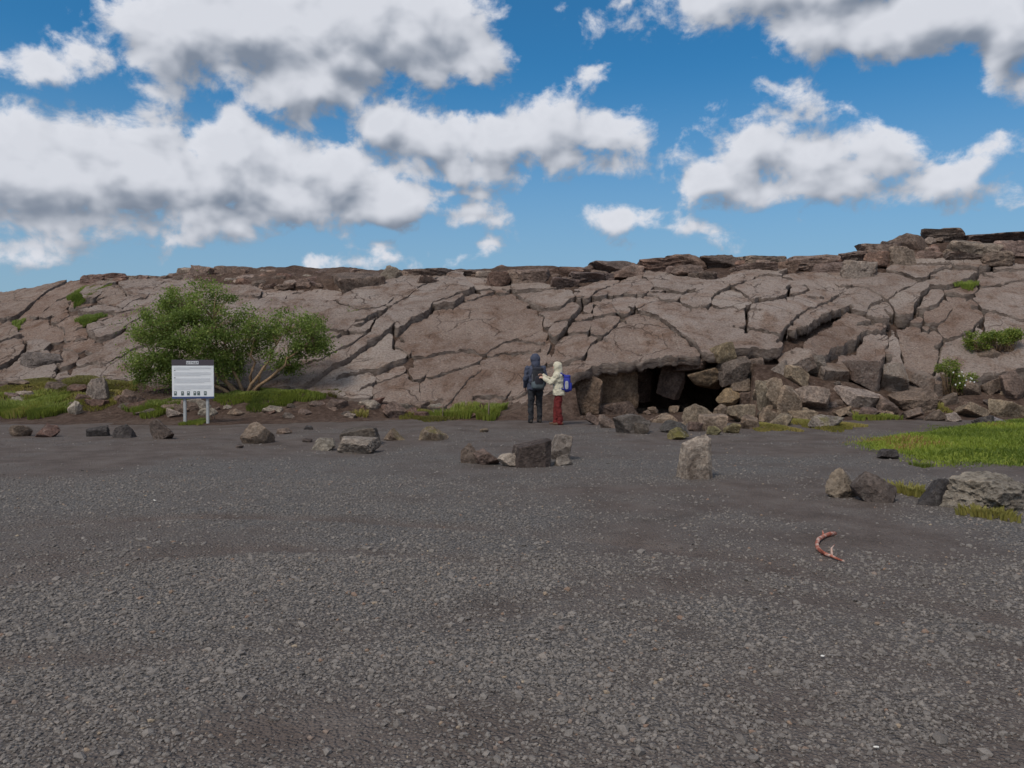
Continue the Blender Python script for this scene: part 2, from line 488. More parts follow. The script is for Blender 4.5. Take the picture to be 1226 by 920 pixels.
def mat_plain(name, color, rough=0.7, spec=0.3, nscale=0, namt=0.3, bumpd=0.0):
    m, t, b = new_mat(name, rough, spec)
    if nscale:
        p = obj_coord(t)
        n = tex_noise(t, p, nscale, 5, 0.6)
        lo = tuple(c * (1 - namt) for c in color); hi = tuple(min(1, c * (1 + namt)) for c in color)
        t.links.new(ramp(t, n.outputs['Fac'], [(0.3, lo), (0.7, hi)]), b.inputs['Base Color'])
        if bumpd: bump(t, b, n.outputs['Fac'], 0.8, bumpd)
    else:
        b.inputs['Base Color'].default_value = (*color, 1)
    return m

def mat_leaf(name, lo, hi, trans=0.35, yellow=None):
    m, t, b = new_mat(name, 0.55, 0.35)
    a = t.nodes.new('ShaderNodeAttribute'); a.attribute_name = 'tint'
    stops = [(0.0, lo), (0.75, hi)] + ([(1.0, yellow)] if yellow else [])
    c = ramp(t, a.outputs['Fac'], stops)
    t.links.new(c, b.inputs['Base Color'])
    tr = t.nodes.new('ShaderNodeBsdfTranslucent'); t.links.new(c, tr.inputs['Color'])
    mx = t.nodes.new('ShaderNodeMixShader'); mx.inputs[0].default_value = trans
    t.links.new(b.outputs[0], mx.inputs[1]); t.links.new(tr.outputs[0], mx.inputs[2])
    t.links.new(mx.outputs[0], t.nodes['Material Output'].inputs['Surface'])
    return m

M_SLAB, M_FACE, M_SOIL, M_GROUND = mat_slab(), mat_face(), mat_soil(), mat_ground()
M_ROCK = mat_rock('basalt_rock', 0, 0.35)
M_ROCK_MOSS = mat_rock('mossy_rock', 0.7, 0.45)
# ------------------------------------------------------------------ shape of the lava ridge
def a_of(px):
    return (np.asarray(px, float) - W / 2) / F

# px column, apron start Y, foot of slabs Y, image row of that foot
FOOT = np.array([
    (-90, 21.0, 26.0, 462), (100, 21.0, 25.5, 458), (250, 21.0, 24.5, 464), (420, 21.6, 23.6, 478), (520, 22.0, 23.0, 490),
    (610, 21.4, 22.6, 492), (650, 21.2, 22.6, 474), (690, 21.4, 22.9, 445), (710, 21.5, 23.2, 438), (760, 21.6, 23.5, 430),
    (800, 21.6, 23.6, 425), (850, 21.6, 23.7, 424), (900, 21.6, 23.9, 419), (935, 21.6, 24.0, 420), (1000, 21.8, 24.0, 438),
    (1090, 21.9, 24.0, 464), (1160, 22.0, 24.3, 452), (1226, 22.0, 24.5, 440), (1320, 22.0, 24.5, 440)])
CREST = np.array([
    (-90, 37.0, 352), (0, 36.5, 349), (40, 36, 345), (95, 35.5, 333), (200, 35, 335), (300, 34.5, 326), (460, 34, 328), (600, 34, 327),
    (700, 34, 322), (800, 34, 313), (900, 34, 309), (1000, 34, 307), (1050, 34, 294), (1130, 34, 282), (1226, 34, 281), (1320, 34, 282)])
fa = a_of(FOOT[:, 0]); ca = a_of(CREST[:, 0])
zf_k = np.array([CH + ray(x, y)[1] * Y for x, _, Y, y in FOOT])
zc_k = np.array([CH + ray(x, y)[1] * Y for x, Y, y in CREST])

def foot(a):
    return np.interp(a, fa, FOOT[:, 1]), np.interp(a, fa, FOOT[:, 2]), np.interp(a, fa, zf_k)

def crest(a):
    return np.interp(a, ca, CREST[:, 1]), np.interp(a, ca, zc_k)

def t_at(X, Y):
    a = X / Y
    _, yf, _ = foot(a); yc, _ = crest(a)
    return (Y - yf) / (yc - yf)

def top_surface(X, Y):
    """height of the top of the slabs"""
    a = X / Y
    _, yf, zf = foot(a); yc, zc = crest(a)
    t = (Y - yf) / (yc - yf)
    tc_ = np.clip(t, 0, 1)
    g = tc_ * (1.32 - 0.32 * tc_)
    z = zf + (zc - zf) * g
    z = z + 0.07 * smooth(0, .05, tc_) * fbm(X * 0.7, Y * 0.7, octaves=3, seed=91)
    z = z + 0.16 * np.sin(np.pi * tc_) * fbm(X * 0.22, Y * 0.3, octaves=2, seed=3)
    back = np.clip(t - 1, 0, 3)
    return z - 0.35 * back * (yc - yf) * 0.5 - 0.0 * t, t

def surf_point(px, py):
    """pixel -> point on the slab surface"""
    a, e = ray(px, py)
    _, yf, _ = foot(a); yc, _ = crest(a)
    ys = np.linspace(yf - 0.2, yc + 1.0, 160)
    z, t = top_surface(a * ys, ys)
    ee = (z - CH) / ys
    ee = np.maximum.accumulate(ee)
    Y = float(np.interp(e, ee, ys))
    return a * Y, Y, CH + e * Y

# top edge of the slab zone under the dark cap rock, image rows
TOPEDGE = np.array([(-90, 356), (0, 352), (62, 342), (100, 336), (120, 340), (150, 337), (200, 336), (250, 342), (300, 345), (340, 346), (400, 346), (410, 352),
    (425, 350), (470, 337), (500, 332), (540, 329), (575, 331), (620, 342), (645, 340), (670, 347), (685, 349), (705, 342), (720, 336),
    (745, 336), (758, 330), (772, 324), (800, 325), (815, 331), (830, 332), (848, 338), (872, 334), (880, 329), (905, 325), (945, 326),
    (1000, 322), (1008, 329), (1030, 329), (1060, 325), (1070, 317), (1092, 310), (1130, 310), (1160, 308), (1180, 313), (1193, 316), (1226, 314), (1320, 315)], float)
_tt = []
for x, y in TOPEDGE:
    X, Y, Z = surf_point(x, y)
    _tt.append(float(t_at(np.array([X]), np.array([Y]))[0]))
te_a, te_t = a_of(TOPEDGE[:, 0]), np.array(_tt)

CAVE_L, CAVE_R = a_of(690.0), a_of(902.0)
def cave_depth(a):
    return smooth(CAVE_L - 0.012, CAVE_L + 0.03, a) * (1 - smooth(CAVE_R - 0.03, CAVE_R + 0.012, a))

def soil_surface(X, Y):
    z, t = top_surface(X, Y)
    a = X / Y
    ya, yf, zf = foot(a)
    yc, zc = crest(a)
    ya = ya + 0.55 * fbm(X * 0.7, X * 0.0 + 3.3, octaves=4, seed=29)
    apr = np.clip((Y - ya) / np.maximum(yf - ya, 0.1), -1, 1)
    buried = 0.42 * smooth(a_of(640.), a_of(690.), a) + 0.0
    zap = np.where(apr > 0, (zf - buried - 0.02) * smooth(0, 1, apr) ** 0.9 + 0.02, 0.02 + 0.12 * apr)
    b = np.where(t > 0, z - 0.02 - np.maximum(buried, 0.115 * smooth(0.0, 0.05, t)), np.minimum(zap, 10))
    # a steeper step under the cap rock along the crest
    tt = np.interp(a, te_a, te_t)
    b = b + (0.36 + 0.14 * fbm(X * 1.1, Y * 1.1, octaves=4, seed=25, gain=.65)) * smooth(np.minimum(tt, .97), np.minimum(tt, .97) + 0.04, t) * (1 - smooth(1.25, 1.6, t)) * smooth(a_of(60.), a_of(200.), a)
    b = b + 0.05 * fbm(X * 1.3, Y * 1.3, octaves=4, seed=21) * smooth(-0.3, 0.5, apr)
    # lumpy verge on the left and rubble bank on the right
    lump = smooth(0.1, 0.9, apr) * (t <= 0.02)
    b = b + lump * 0.14 * fbm(X * 0.8, Y * 0.9, octaves=3, seed=23) * np.where(a < -0.2, 1.6, 1.0)
    w = cave_depth(a)
    yback = yf + 3.2 * w + 0.3 * fbm(X * 0.9, Y * 0.4, octaves=2, seed=8) * w
    floor = 0.05 - 0.18 * smooth(0, 3, Y - yf) + 0.06 * fbm(X * 2, Y * 2, seed=31)
    b = np.where((w > 0.25) & (Y > ya - 0.5) & (Y < yback), np.minimum(b, floor), b)
    # far side
    back = smooth(0.0, 24.0, Y - yc - 1.5)
    b = b * (1 - back) + (-1.0) * back
    return b

# ------------------------------------------------------------------ ground sheet to the horizon
RUTS = []
def rut_curve(pts, width, depth):
    p = []
    for (x, y) in pts:
        a, e = ray(x, y)
        Y = -CH / e
        p.append((a * Y, Y))
    RUTS.append((np.array(p), width, depth))
rut_curve([(-60, 640), (80, 626), (250, 620), (420, 622), (600, 632), (760, 650), (900, 672), (1050, 705), (1226, 745), (1400, 790)], 0.15, 0.036)
rut_curve([(-60, 705), (60, 690), (160, 672), (330, 655), (560, 668), (760, 700)], 0.18, 0.028)
rut_curve([(-60, 800), (120, 790), (300, 775), (480, 748), (640, 716), (860, 700), (1060, 735), (1300, 800)], 0.20, 0.028)
rut_curve([(430, 760), (560, 735), (690, 725), (800, 745), (900, 800), (960, 860)], 0.2, 0.026)

def rut_field(X, Y):
    f = np.zeros_like(X)
    for p, w, dp in RUTS:
        # densify
        s = np.linspace(0, len(p) - 1, 60)
        q = np.stack([np.interp(s, np.arange(len(p)), p[:, 0]), np.interp(s, np.arange(len(p)), p[:, 1])], 1)
        d = np.full(X.shape, 1e9)
        for i in range(len(q) - 1):
            a_, b_ = q[i], q[i + 1]
            ab = b_ - a_; L2 = ab @ ab + 1e-9
            tt = np.clip(((X - a_[0]) * ab[0] + (Y - a_[1]) * ab[1]) / L2, 0, 1)
            d = np.minimum(d, (X - a_[0] - tt * ab[0]) ** 2 + (Y - a_[1] - tt * ab[1]) ** 2)
        d = np.sqrt(d)
        f = np.maximum(f, dp / 0.03 * np.exp(-(d / w) ** 2))
    return f

def stony(X, Y, R):
    """how much loose stone lies on the packed dirt, 0..1"""
    k = 0.52 + 1.2 * fbm(X * 0.33 + 4.2, Y * 0.42, octaves=4, seed=5) + 0.35 * fbm(X * 1.7, Y * 1.7, octaves=3, seed=10)
    return np.clip(k, 0.04, 1) * (1 - 0.88 * np.clip(R * (0.75 + 0.9 * fbm(X * 0.9, Y * 0.9, octaves=3, seed=12)), 0, 1)) * (1 - 0.85 * smooth(16.5, 20.0, Y + 1.2 * fbm(X * 0.5, Y * 0.5, seed=5)))

def ground_height(X, Y, ruts=None):
    z = 0.035 * fbm(X * 0.35, Y * 0.35, octaves=3, seed=41) + 0.012 * fbm(X * 2.2, Y * 2.2, octaves=3, seed=44)
    r = rut_field(X, Y) if ruts is None else ruts
    z = z - 0.028 * r
    return z * (1 - smooth(30, 60, np.hypot(X, Y)))

def build_ground():
    near_y = np.concatenate([np.arange(-6, 2.0, 0.5), np.arange(2.0, 9.0, 0.045), np.arange(9.0, 24.0, 0.12), np.arange(24, 60, 2.0),
                             np.array([70, 90, 120, 170, 250, 400, 700, 1200, 2500])])
    near_y = np.concatenate([[-2500, -600, -150, -60, -25, -12], near_y])
    xs = np.arange(-17, 17.01, 0.10)
    xs = np.concatenate([[-2500, -1000, -400, -150, -70, -40, -28, -24, -20.5], xs, [20.5, 24, 28, 40, 70, 150, 400, 1000, 2500]])
    XX, YY = np.meshgrid(xs, near_y)
    R = rut_field(XX, YY)
    Z = ground_height(XX, YY, R)
    V = np.stack([XX, YY, Z], -1).reshape(-1, 3)
    ny, nx = XX.shape
    idx = np.arange(ny * nx).reshape(ny, nx)
    Fq = np.stack([idx[:-1, :-1], idx[:-1, 1:], idx[1:, 1:], idx[1:, :-1]], -1).reshape(-1, 4)
    me = mesh_np('ground', V, Fq, True, [M_GROUND])
    cov = stony(XX, YY, R).ravel()
    at_ = me.attributes.new('cover', 'FLOAT', 'POINT'); at_.data.foreach_set('value', cov.astype(np.float32))
    link('ground', me, kind='structure')
build_ground()

# ------------------------------------------------------------------ hillside: soil body plus every lava slab
def build_hillside():
    xs = np.concatenate([np.arange(-60, -28, 2.0), np.arange(-28, 28.01, 0.11), np.arange(29, 62, 2.0)])
    ys = np.concatenate([np.arange(20.2, 36.5, 0.11), np.arange(37, 64, 1.5)])
    XX, YY = np.meshgrid(xs, ys)
    Z = soil_surface(XX, YY)
    V = np.stack([XX, YY, Z], -1).reshape(-1, 3)
    ny, nx = XX.shape
    idx = np.arange(ny * nx).reshape(ny, nx)
    Fq = np.stack([idx[:-1, :-1], idx[:-1, 1:], idx[1:, 1:], idx[1:, :-1]], -1).reshape(-1, 4)
    me = mesh_np('hillside', V, Fq, True, [M_SOIL])
    return link('hillside', me, kind='structure')
HILL = build_hillside()

TILE = {1: (0, 310, 6.13), 2: (270, 310, 6.13), 3: (440, 310, 6.13), 4: (440, 400, 6.13), 5: (620, 300, 6.13),
        6: (800, 290, 6.13), 7: (980, 265, 4.984), 8: (880, 380, 3.543)}
# cracks: tile, half-width in metres, polyline (tile coordinates)
CRACKS = [
    (2, .07, [(330,920),(420,880),(520,830),(600,805),(700,770),(780,730),(860,690),(940,650),(1000,610),(1050,560),(1100,490),(1180,420),(1226,370)]),
    (3, .07, [(0,480),(90,430),(160,380),(230,345),(290,310),(350,260),(420,215),(500,175),(560,150),(600,120)]),
    (2, .04, [(820,330),(890,365),(970,405),(1060,390),(1130,385),(1200,340)]),
    (2, .04, [(160,300),(260,305),(450,300),(600,320),(720,315),(800,310),(820,330)]),
    (2, .04, [(800,310),(850,290),(930,255),(1040,210)]),
    (2, .03, [(870,570),(920,520),(960,480),(1010,470),(1060,440)]),
    (2, .04, [(520,780),(600,720),(680,670),(780,605),(870,570),(980,570)]),
    (2, .03, [(600,500),(730,545),(800,560),(870,570)]),
    (2, .03, [(380,600),(440,640),(520,700),(520,780),(540,830)]),
    (2, .04, [(-60,520),(100,560),(250,520),(400,420),(450,300)]),
    (2, .03, [(250,305),(265,260),(200,200)]),
    (2, .04, [(560,240),(640,210),(680,200)]),
    (2, .04, [(850,290),(855,250),(830,220)]),
    (3, .07, [(200,620),(210,575),(260,540),(330,480),(400,450),(460,405),(500,385),(560,370),(640,360),(700,320),(780,300),(860,275),(920,260),(1080,255),(1226,245)]),
    (3, .05, [(460,405),(490,350),(570,330),(650,295),(720,280),(800,235),(870,225),(930,235),(920,260)]),
    (3, .03, [(640,360),(650,330),(720,280)]),
    (3, .04, [(800,235),(740,200),(700,150),(720,130)]),
    (3, .03, [(1080,255),(1060,200),(1020,150)]),
    (4, .05, [(195,0),(200,60),(205,90),(180,120),(250,125),(310,195)]),
    (3, .04, [(210,575),(160,540),(110,590),(70,613)]),
    (4, .04, [(150,0),(100,60),(0,130)]),
    (2, .04, [(1200,545),(1110,640),(980,720),(880,780),(760,840),(660,920),(560,980)]),
    (4, .07, [(-120,310),(0,275),(60,275),(140,262),(200,235),(260,210),(310,195)]),
    (4, .04, [(310,195),(285,270),(200,320),(100,360),(50,380)]),
    (4, .03, [(310,195),(380,175),(480,155),(540,145),(640,130),(760,130),(830,155),(870,140),(960,80),(990,60),(1080,40),(1226,60)]),
    (4, .03, [(-10,290),(40,285),(50,340),(50,380),(40,430),(60,500)]),
    (4, .03, [(285,270),(310,310),(350,340),(410,345),(450,340),(560,300),(650,270),(760,235),(840,205),(880,180),(1000,140),(1190,130)]),
    (4, .025, [(600,520),(660,430),(720,370),(770,320),(830,270),(840,205)]),
    (4, .025, [(410,345),(380,400),(390,500)]),
    (4, .04, [(870,460),(1020,465),(1100,460),(1180,410),(1230,330)]),
    (4, .04, [(1020,465),(1000,490),(980,530)]),
    (3, .03, [(1080,255),(1120,290),(1180,330),(1226,350)]),
    (5, .05, [(-60,300),(0,310),(120,300),(240,295),(300,290),(400,300)]),
    (5, .06, [(0,350),(90,390),(130,430),(180,500),(200,570),(230,640),(260,680),(270,730),(230,800),(200,840),(160,900)]),
    (5, .06, [(130,430),(200,440),(300,430),(350,400),(410,370)]),
    (5, .05, [(350,400),(300,460),(270,530),(230,600)]),
    (5, .07, [(460,420),(450,440),(400,490),(360,560),(320,620),(270,680)]),
    (5, .05, [(400,300),(410,370),(460,420)]),
    (5, .06, [(460,420),(520,360),(570,320),(610,290),(660,270),(740,240),(760,200)]),
    (5, .06, [(520,360),(640,345),(700,355),(780,325),(870,340),(940,325),(1030,345),(1060,365)]),
    (5, .05, [(940,325),(1000,260),(930,200),(920,150)]),
    (5, .04, [(870,340),(860,420),(770,490)]),
    (5, .06, [(560,485),(640,470),(730,460),(770,485)]),
    (5, .05, [(700,355),(700,400),(730,460)]),
    (5, .05, [(555,400),(555,420),(550,500),(530,600)]),
    (5, .05, [(330,620),(370,595),(450,595),(530,600),(600,625)]),
    (5, .03, [(400,510),(460,500),(500,480),(555,480)]),
    (5, .04, [(555,420),(600,380),(640,345)]),
    (5, .06, [(160,850),(200,840),(340,830),(480,780),(500,730),(600,640),(680,570),(770,490),(860,440),(950,390),(1060,365),(1150,365),(1226,410)]),
    (5, .035, [(870,440),(1000,480),(1080,520),(1150,580),(1226,640)]),
    (5, .04, [(1060,290),(1120,300),(1180,320),(1260,320)]),
    (5, .03, [(1150,365),(1200,340),(1260,320)]),
    (6, .05, [(-30,365),(0,365),(60,380),(130,380),(170,350),(280,315),(290,295)]),
    (6, .04, [(130,380),(70,440),(0,425)]),
    (6, .035, [(70,440),(170,490),(280,485),(300,465),(370,495),(480,490),(520,515),(580,510)]),
    (6, .07, [(580,510),(575,640)]),
    (6, .05, [(400,370),(480,355),(560,310),(640,285),(740,265),(840,270)]),
    (6, .04, [(840,270),(900,350),(870,415)]),
    (6, .04, [(480,355),(530,385),(620,450),(740,440),(870,415)]),
    (6, .04, [(890,215),(850,260),(840,270)]),
    (6, .04, [(300,465),(330,400),(400,370)]),
    (6, .03, [(900,350),(1020,325),(1050,370),(960,400),(870,415)]),
    (6, .03, [(620,450),(560,480),(580,510)]),
    (6, .04, [(-30,580),(0,605),(80,670),(180,730),(230,800)]),
    (6, .03, [(575,640),(690,660),(820,690),(880,640)]),
    (6, .04, [(820,690),(880,640),(930,570),(990,525),(1080,500),(1180,450),(1226,415)]),
    (6, .03, [(1050,370),(1150,430),(1180,450)]),
    (6, .08, [(820,790),(880,710),(950,680),(1040,630),(1100,590),(1226,540)]),
    (7, .08, [(-10,620),(0,615),(80,570),(130,555),(170,530)]),
    (7, .04, [(170,530),(270,555),(320,510),(400,480),(500,420),(590,370),(630,355)]),
    (7, .05, [(390,300),(400,300),(480,315),(560,345),(600,360),(630,355)]),
    (7, .05, [(600,360),(680,310),(800,285),(900,285),(960,300)]),
    (7, .07, [(500,590),(520,600),(570,560),(590,500),(630,430),(680,400),(760,400),(820,375),(900,355),(960,310),(1060,255)]),
    (7, .04, [(270,555),(330,575),(440,600),(500,590)]),
    (7, .03, [(400,480),(460,550),(440,600)]),
    (7, .04, [(0,475),(60,485),(110,520),(170,530)]),
    (7, .04, [(60,485),(80,450),(180,390),(270,320),(330,310)]),
    (7, .03, [(180,390),(310,410),(330,420),(400,480)]),
    (7, .05, [(940,380),(1060,375),(1226,345),(1280,340)]),
    (7, .06, [(870,440),(910,445),(960,490),(980,530),(990,580),(995,640),(980,700)]),
    (7, .03, [(980,520),(1060,540),(1226,590),(1300,600)]),
    (7, .05, [(910,445),(960,390),(940,380),(960,310)]),
    (7, .06, [(620,600),(620,560),(640,530),(700,500),(760,440),(870,440)]),
    (7, .03, [(760,440),(800,520),(740,590),(700,620)]),
    (7, .03, [(1050,290),(1150,290),(1280,290)]),
    (7, .03, [(400,270),(450,260),(600,270),(740,260),(900,285)]),
    (8, .08, [(160,150),(185,145),(260,120),(330,150),(375,175),(430,130),(550,70),(680,40)]),
    (8, .08, [(260,120),(330,60),(430,0)]),
    (8, .06, [(555,70),(510,150),(460,155),(375,190),(370,240)]),
    (8, .06, [(660,0),(680,30),(700,120),(720,220),(740,310)]),
    (8, .05, [(555,70),(660,60),(640,170),(620,200),(640,280),(640,330)]),
    (8, .06, [(370,250),(440,200),(540,220),(640,190)]),
    (8, .06, [(540,220),(500,290),(490,340)]),
    (8, .06, [(680,20),(850,20),(890,100),(850,230),(740,310)]),
    (8, .07, [(560,20),(600,15),(690,20)]),
    (8, .06, [(1050,0),(1020,40),(890,100)]),
    (1, .08, [(-40,500),(0,480),(30,495),(100,460),(180,400),(290,300),(400,230),(480,190),(560,110)]),
    (1, .05, [(270,430),(340,370),(420,310),(520,270),(580,270),(700,190),(760,150)]),
    (1, .05, [(270,430),(380,440),(450,390),(500,350),(580,270)]),
    (1, .06, [(500,350),(500,380),(640,360),(700,330)]),
    (1, .04, [(380,440),(370,470),(430,470),(480,430),(540,400),(640,370)]),
    (1, .05, [(580,270),(620,330),(690,320),(730,280),(760,220),(800,205),(860,190)]),
    (1, .05, [(700,330),(780,360),(850,370),(920,310),(950,290),(900,240),(860,190)]),
    (1, .05, [(850,370),(890,390),(980,330),(1080,310),(1130,240),(1180,210)]),
    (1, .06, [(540,400),(640,410),(830,410),(830,440),(760,470),(640,490)]),
    (1, .04, [(370,470),(460,500),(470,600),(450,660)]),
    (1, .07, [(540,800),(560,760),(600,690),(700,610),(780,590),(900,550),(940,500),(1000,470)]),
    (1, .05, [(560,760),(650,720),(730,690),(790,630),(900,560)]),
    (1, .05, [(480,830),(650,800),(780,790),(900,730),(980,680),(1100,640)]),
    (1, .08, [(-60,650),(0,640),(100,610),(190,600),(200,680),(170,720),(60,800),(-60,860)]),
    (1, .06, [(80,480),(150,560),(190,600),(320,600),(370,630),(350,680),(370,720),(430,790),(420,840)]),
    (1, .04, [(350,680),(450,660),(560,680),(600,690)]),
    (1, .04, [(470,600),(560,580),(680,570),(640,490),(620,430)]),
    (1, .04, [(680,570),(720,600)]),
    (1, .04, [(830,440),(960,400),(1060,400)]),
]
# slab raised above its neighbours: image point inside the slab, lift in metres, tint
GREY, BROWN, PINK, PALE = (.385, .326, .292), (.335, .265, .226), (.37, .305, .268), (.395, .34, .305)
LIFT = [(350,420,.20,GREY),(395,365,.22,GREY),(440,352,.24,GREY),(415,400,.26,GREY),(375,440,.3,GREY),(455,385,.3,GREY),
        (500,365,-.06,BROWN),(510,345,-.04,PINK),(480,410,.0,BROWN),(490,380,.16,PINK),(560,345,.08,GREY),(540,360,.14,GREY),
        (560,400,.02,PINK),(600,420,-.02,PINK),(470,435,.14,PALE),(500,460,.0,PINK),(600,450,.06,GREY),(560,470,0,PINK),
        (650,362,.16,PALE),(625,400,.05,PINK),(672,380,.16,PINK),(690,385,-.12,BROWN),(690,400,-.12,BROWN),(720,380,-.08,BROWN),(690,420,-.14,BROWN),
        (725,372,-.02,BROWN),(700,352,.1,PINK),(740,345,.08,PINK),(790,345,.1,GREY),(780,380,.16,GREY),(760,410,.18,GREY),(850,400,.18,GREY),
        (900,380,.18,GREY),(880,350,.12,PALE),(930,370,.18,GREY),(960,365,.1,GREY),(970,350,.05,GREY),(1000,390,-.12,BROWN),(960,410,-.10,PINK),
        (1010,360,.05,GREY),(1050,350,.06,GREY),(1085,360,.14,PALE),(1100,325,.18,PALE),(1130,335,.2,PALE),(1140,375,-.12,BROWN),(1110,395,-.15,BROWN),
        (1160,350,-.05,PINK),(1200,370,0,GREY),(1200,330,.05,GREY),(1165,375,-.05,PINK),(1060,400,-.05,PINK),(1040,415,-.08,PINK),(1080,410,.0,PINK),
        (30,370,.22,PALE),(55,350,.22,PALE),(100,365,.0,BROWN),(70,395,0,PINK),(135,360,.16,PALE),(165,345,.1,GREY),(110,420,.05,PINK),(120,430,.12,PINK)]
REMOVE = [(10,425),(15,432),(25,420),(50,425),(1020,455),(1000,440),(990,450),(960,430)]

def build_slabs():
    gx, gy = 0.062, 0.075
    xs = np.arange(-25.5, 25.5, gx); ys = np.arange(22.3, 36.6, gy)
    XX, YY = np.meshgrid(xs, ys)
    a = XX / YY
    # jagged cracks come from looking the distance up at wobbled points
    WX = XX + 0.10 * fbm(XX * 2.1, YY * 2.1, octaves=3, seed=51) + 0.02 * vnoise(XX * 6, YY * 6, seed=53)
    WY = YY + 0.13 * fbm(XX * 2.1, YY * 2.1, octaves=3, seed=52) + 0.03 * vnoise(XX * 6, YY * 6, seed=54)
    t = t_at(WX, WY)
    _, yf, _ = foot(a); yc, _ = crest(a)
    tt = np.interp(a, te_a, te_t)
    tt = np.where(tt > 0.985, 1.02, tt)
    d = np.minimum(t * (yc - yf) + 0.02, (tt - t) * (yc - yf))
    inside = (t > 0) & (t < tt)
    def carve(poly, hw, dd):
        p = np.array(poly)
        for i in range(len(p) - 1):
            A, B = p[i], p[i + 1]
            x0, x1 = sorted((A[0], B[0])); y0, y1 = sorted((A[1], B[1]))
            R = 1.0
            i0, i1 = np.searchsorted(xs, [x0 - R, x1 + R]); j0, j1 = np.searchsorted(ys, [y0 - R, y1 + R])
            if i1 <= i0 or j1 <= j0: continue
            sx, sy = WX[j0:j1, i0:i1], WY[j0:j1, i0:i1]
            AB = B - A; L2 = AB @ AB + 1e-9
            s = np.clip(((sx - A[0]) * AB[0] + (sy - A[1]) * AB[1]) / L2, 0, 1)
            q = np.hypot(sx - A[0] - s * AB[0], sy - A[1] - s * AB[1]) - hw
            dd[j0:j1, i0:i1] = np.minimum(dd[j0:j1, i0:i1], q)
    for tile, hw, pts in CRACKS:
        ox, oy, s = TILE[tile]
        q = [np.array(surf_point(ox + u / s, oy + v / s)[:2]) for u, v in pts]
        e0, e1 = q[0] - q[1], q[-1] - q[-2]
        q = [q[0] + e0 / np.linalg.norm(e0) * 0.42] + q + [q[-1] + e1 / np.linalg.norm(e1) * 0.42]
        carve(q, 0.35 * hw - 0.008 if hw < 0.055 else 0.33 * hw if hw < 0.065 else 0.62 * hw, d)
    # connected slabs
    valid = inside & (d > 0.034)
    ny, nx = valid.shape
    lab = np.zeros((ny, nx), int); par = [0]
    def find(i):
        while par[i] != i:
            par[i] = par[par[i]]; i = par[i]
        return i
    prev = []
    for j in range(ny):
        row = valid[j].astype(np.int8)
        df = np.diff(np.concatenate(([0], row, [0])))
        st, en = np.where(df == 1)[0], np.where(df == -1)[0]
        cur = []
        for s0, e0 in zip(st, en):
            l = 0
            for (ps, pe, pl) in prev:
                if ps < e0 and pe > s0:
                    r = find(pl)
                    if l == 0: l = r
                    elif r != l: par[r] = l
            if l == 0:
                l = len(par); par.append(l)
            lab[j, s0:e0] = l
            cur.append((s0, e0, l))
        prev = cur
    lab = np.array([find(i) for i in range(len(par))])[lab]
    # secondary, shallow cracking of the crust
    def cell_edges(scale, seed):
        px, py = XX * scale + 0.5 * fbm(XX * 1.3, YY * 1.3, seed=seed), YY * scale * 0.8 + 0.5 * fbm(XX * 1.3, YY * 1.3, seed=seed + 1)
        ix, iy = np.floor(px), np.floor(py)
        f1 = np.full(px.shape, 9.0); f2 = np.full(px.shape, 9.0)
        for dx in (-1, 0, 1):
            for dy in (-1, 0, 1):
                cx, cy = ix + dx, iy + dy
                qx = cx + hash3(cx, cy, cx * 0, seed + 2); qy = cy + hash3(cx, cy, cx * 0, seed + 3)
                q = np.hypot(px - qx, py - qy)
                n1 = np.minimum(f1, q); f2 = np.minimum(np.maximum(f1, q), f2); f1 = n1
        return (f2 - f1) / scale
    e1 = cell_edges(0.75, 61); e2 = cell_edges(2.0, 71)
    patch = smooth(-0.1, 0.35, fbm(XX * 0.5, YY * 0.5, seed=81))
    groove = 0.050 * np.exp(-(e1 / 0.045) ** 2) * smooth(-0.25, 0.2, fbm(XX * 0.6, YY * 0.6, seed=83)) + 0.045 * np.exp(-(e2 / 0.05) ** 2) * patch
    cellstep = 0.0
    zt, _ = top_surface(XX, YY)
    relief = 0.040 * fbm(XX * 3.0, YY * 3.0, octaves=4, seed=95, gain=0.6)
    gyd, gxd = np.gradient(d, gy, gx)
    gl = np.hypot(gxd, gyd) + 1e-6
    lifts, tints, removed = {}, {}, set()
    def lab_at(px, py):
        X, Y, _ = surf_point(px, py)
        i, j = int(round((X - xs[0]) / gx)), int(round((Y - ys[0]) / gy))
        if 0 <= i < nx and 0 <= j < ny:
            for r in range(0, 8):
                w = lab[max(0, j - r):j + r + 1, max(0, i - r):i + r + 1]
                if w.size and w.max() > 0:
                    return int(w[w > 0][0])
        return 0
    for (px, py, dz, ti) in LIFT:
        l = lab_at(px, py)
        if l and l not in lifts: lifts[l] = 0.65 * dz if dz >= .2 else max(-.05, 0.42 * dz); tints[l] = ti
    for (px, py) in REMOVE:
        X, Y, _ = surf_point(px, py)
        i, j = int(round((X - xs[0]) / gx)), int(round((Y - ys[0]) / gy))
        if 0 <= i < nx and 0 <= j < ny and lab[j, i] and (lab == lab[j, i]).sum() < 2500:
            removed.add(int(lab[j, i]))
    ids, counts = np.unique(lab[lab > 0], return_counts=True)
    rnd = random.Random(5)
    nslab = 0
    for l, n in zip(ids, counts):
        if n < 45 or l in removed: continue
        m = lab == l
        jj, ii = np.where(m)
        j0, j1, i0, i1 = jj.min(), jj.max() + 1, ii.min(), ii.max() + 1
        sm = m[j0:j1, i0:i1]
        cell = sm[:-1, :-1] & sm[1:, :-1] & sm[:-1, 1:] & sm[1:, 1:]
        if cell.sum() < 25: continue
        sx, sy, sz, sd = (q[j0:j1, i0:i1].copy() for q in (XX, YY, zt, d))
        off = lifts.get(l, rnd.uniform(-0.012, 0.018))
        tx, ty = rnd.uniform(-.012, .012), rnd.uniform(-.015, .015)
        cx, cy = sx[sm].mean(), sy[sm].mean()
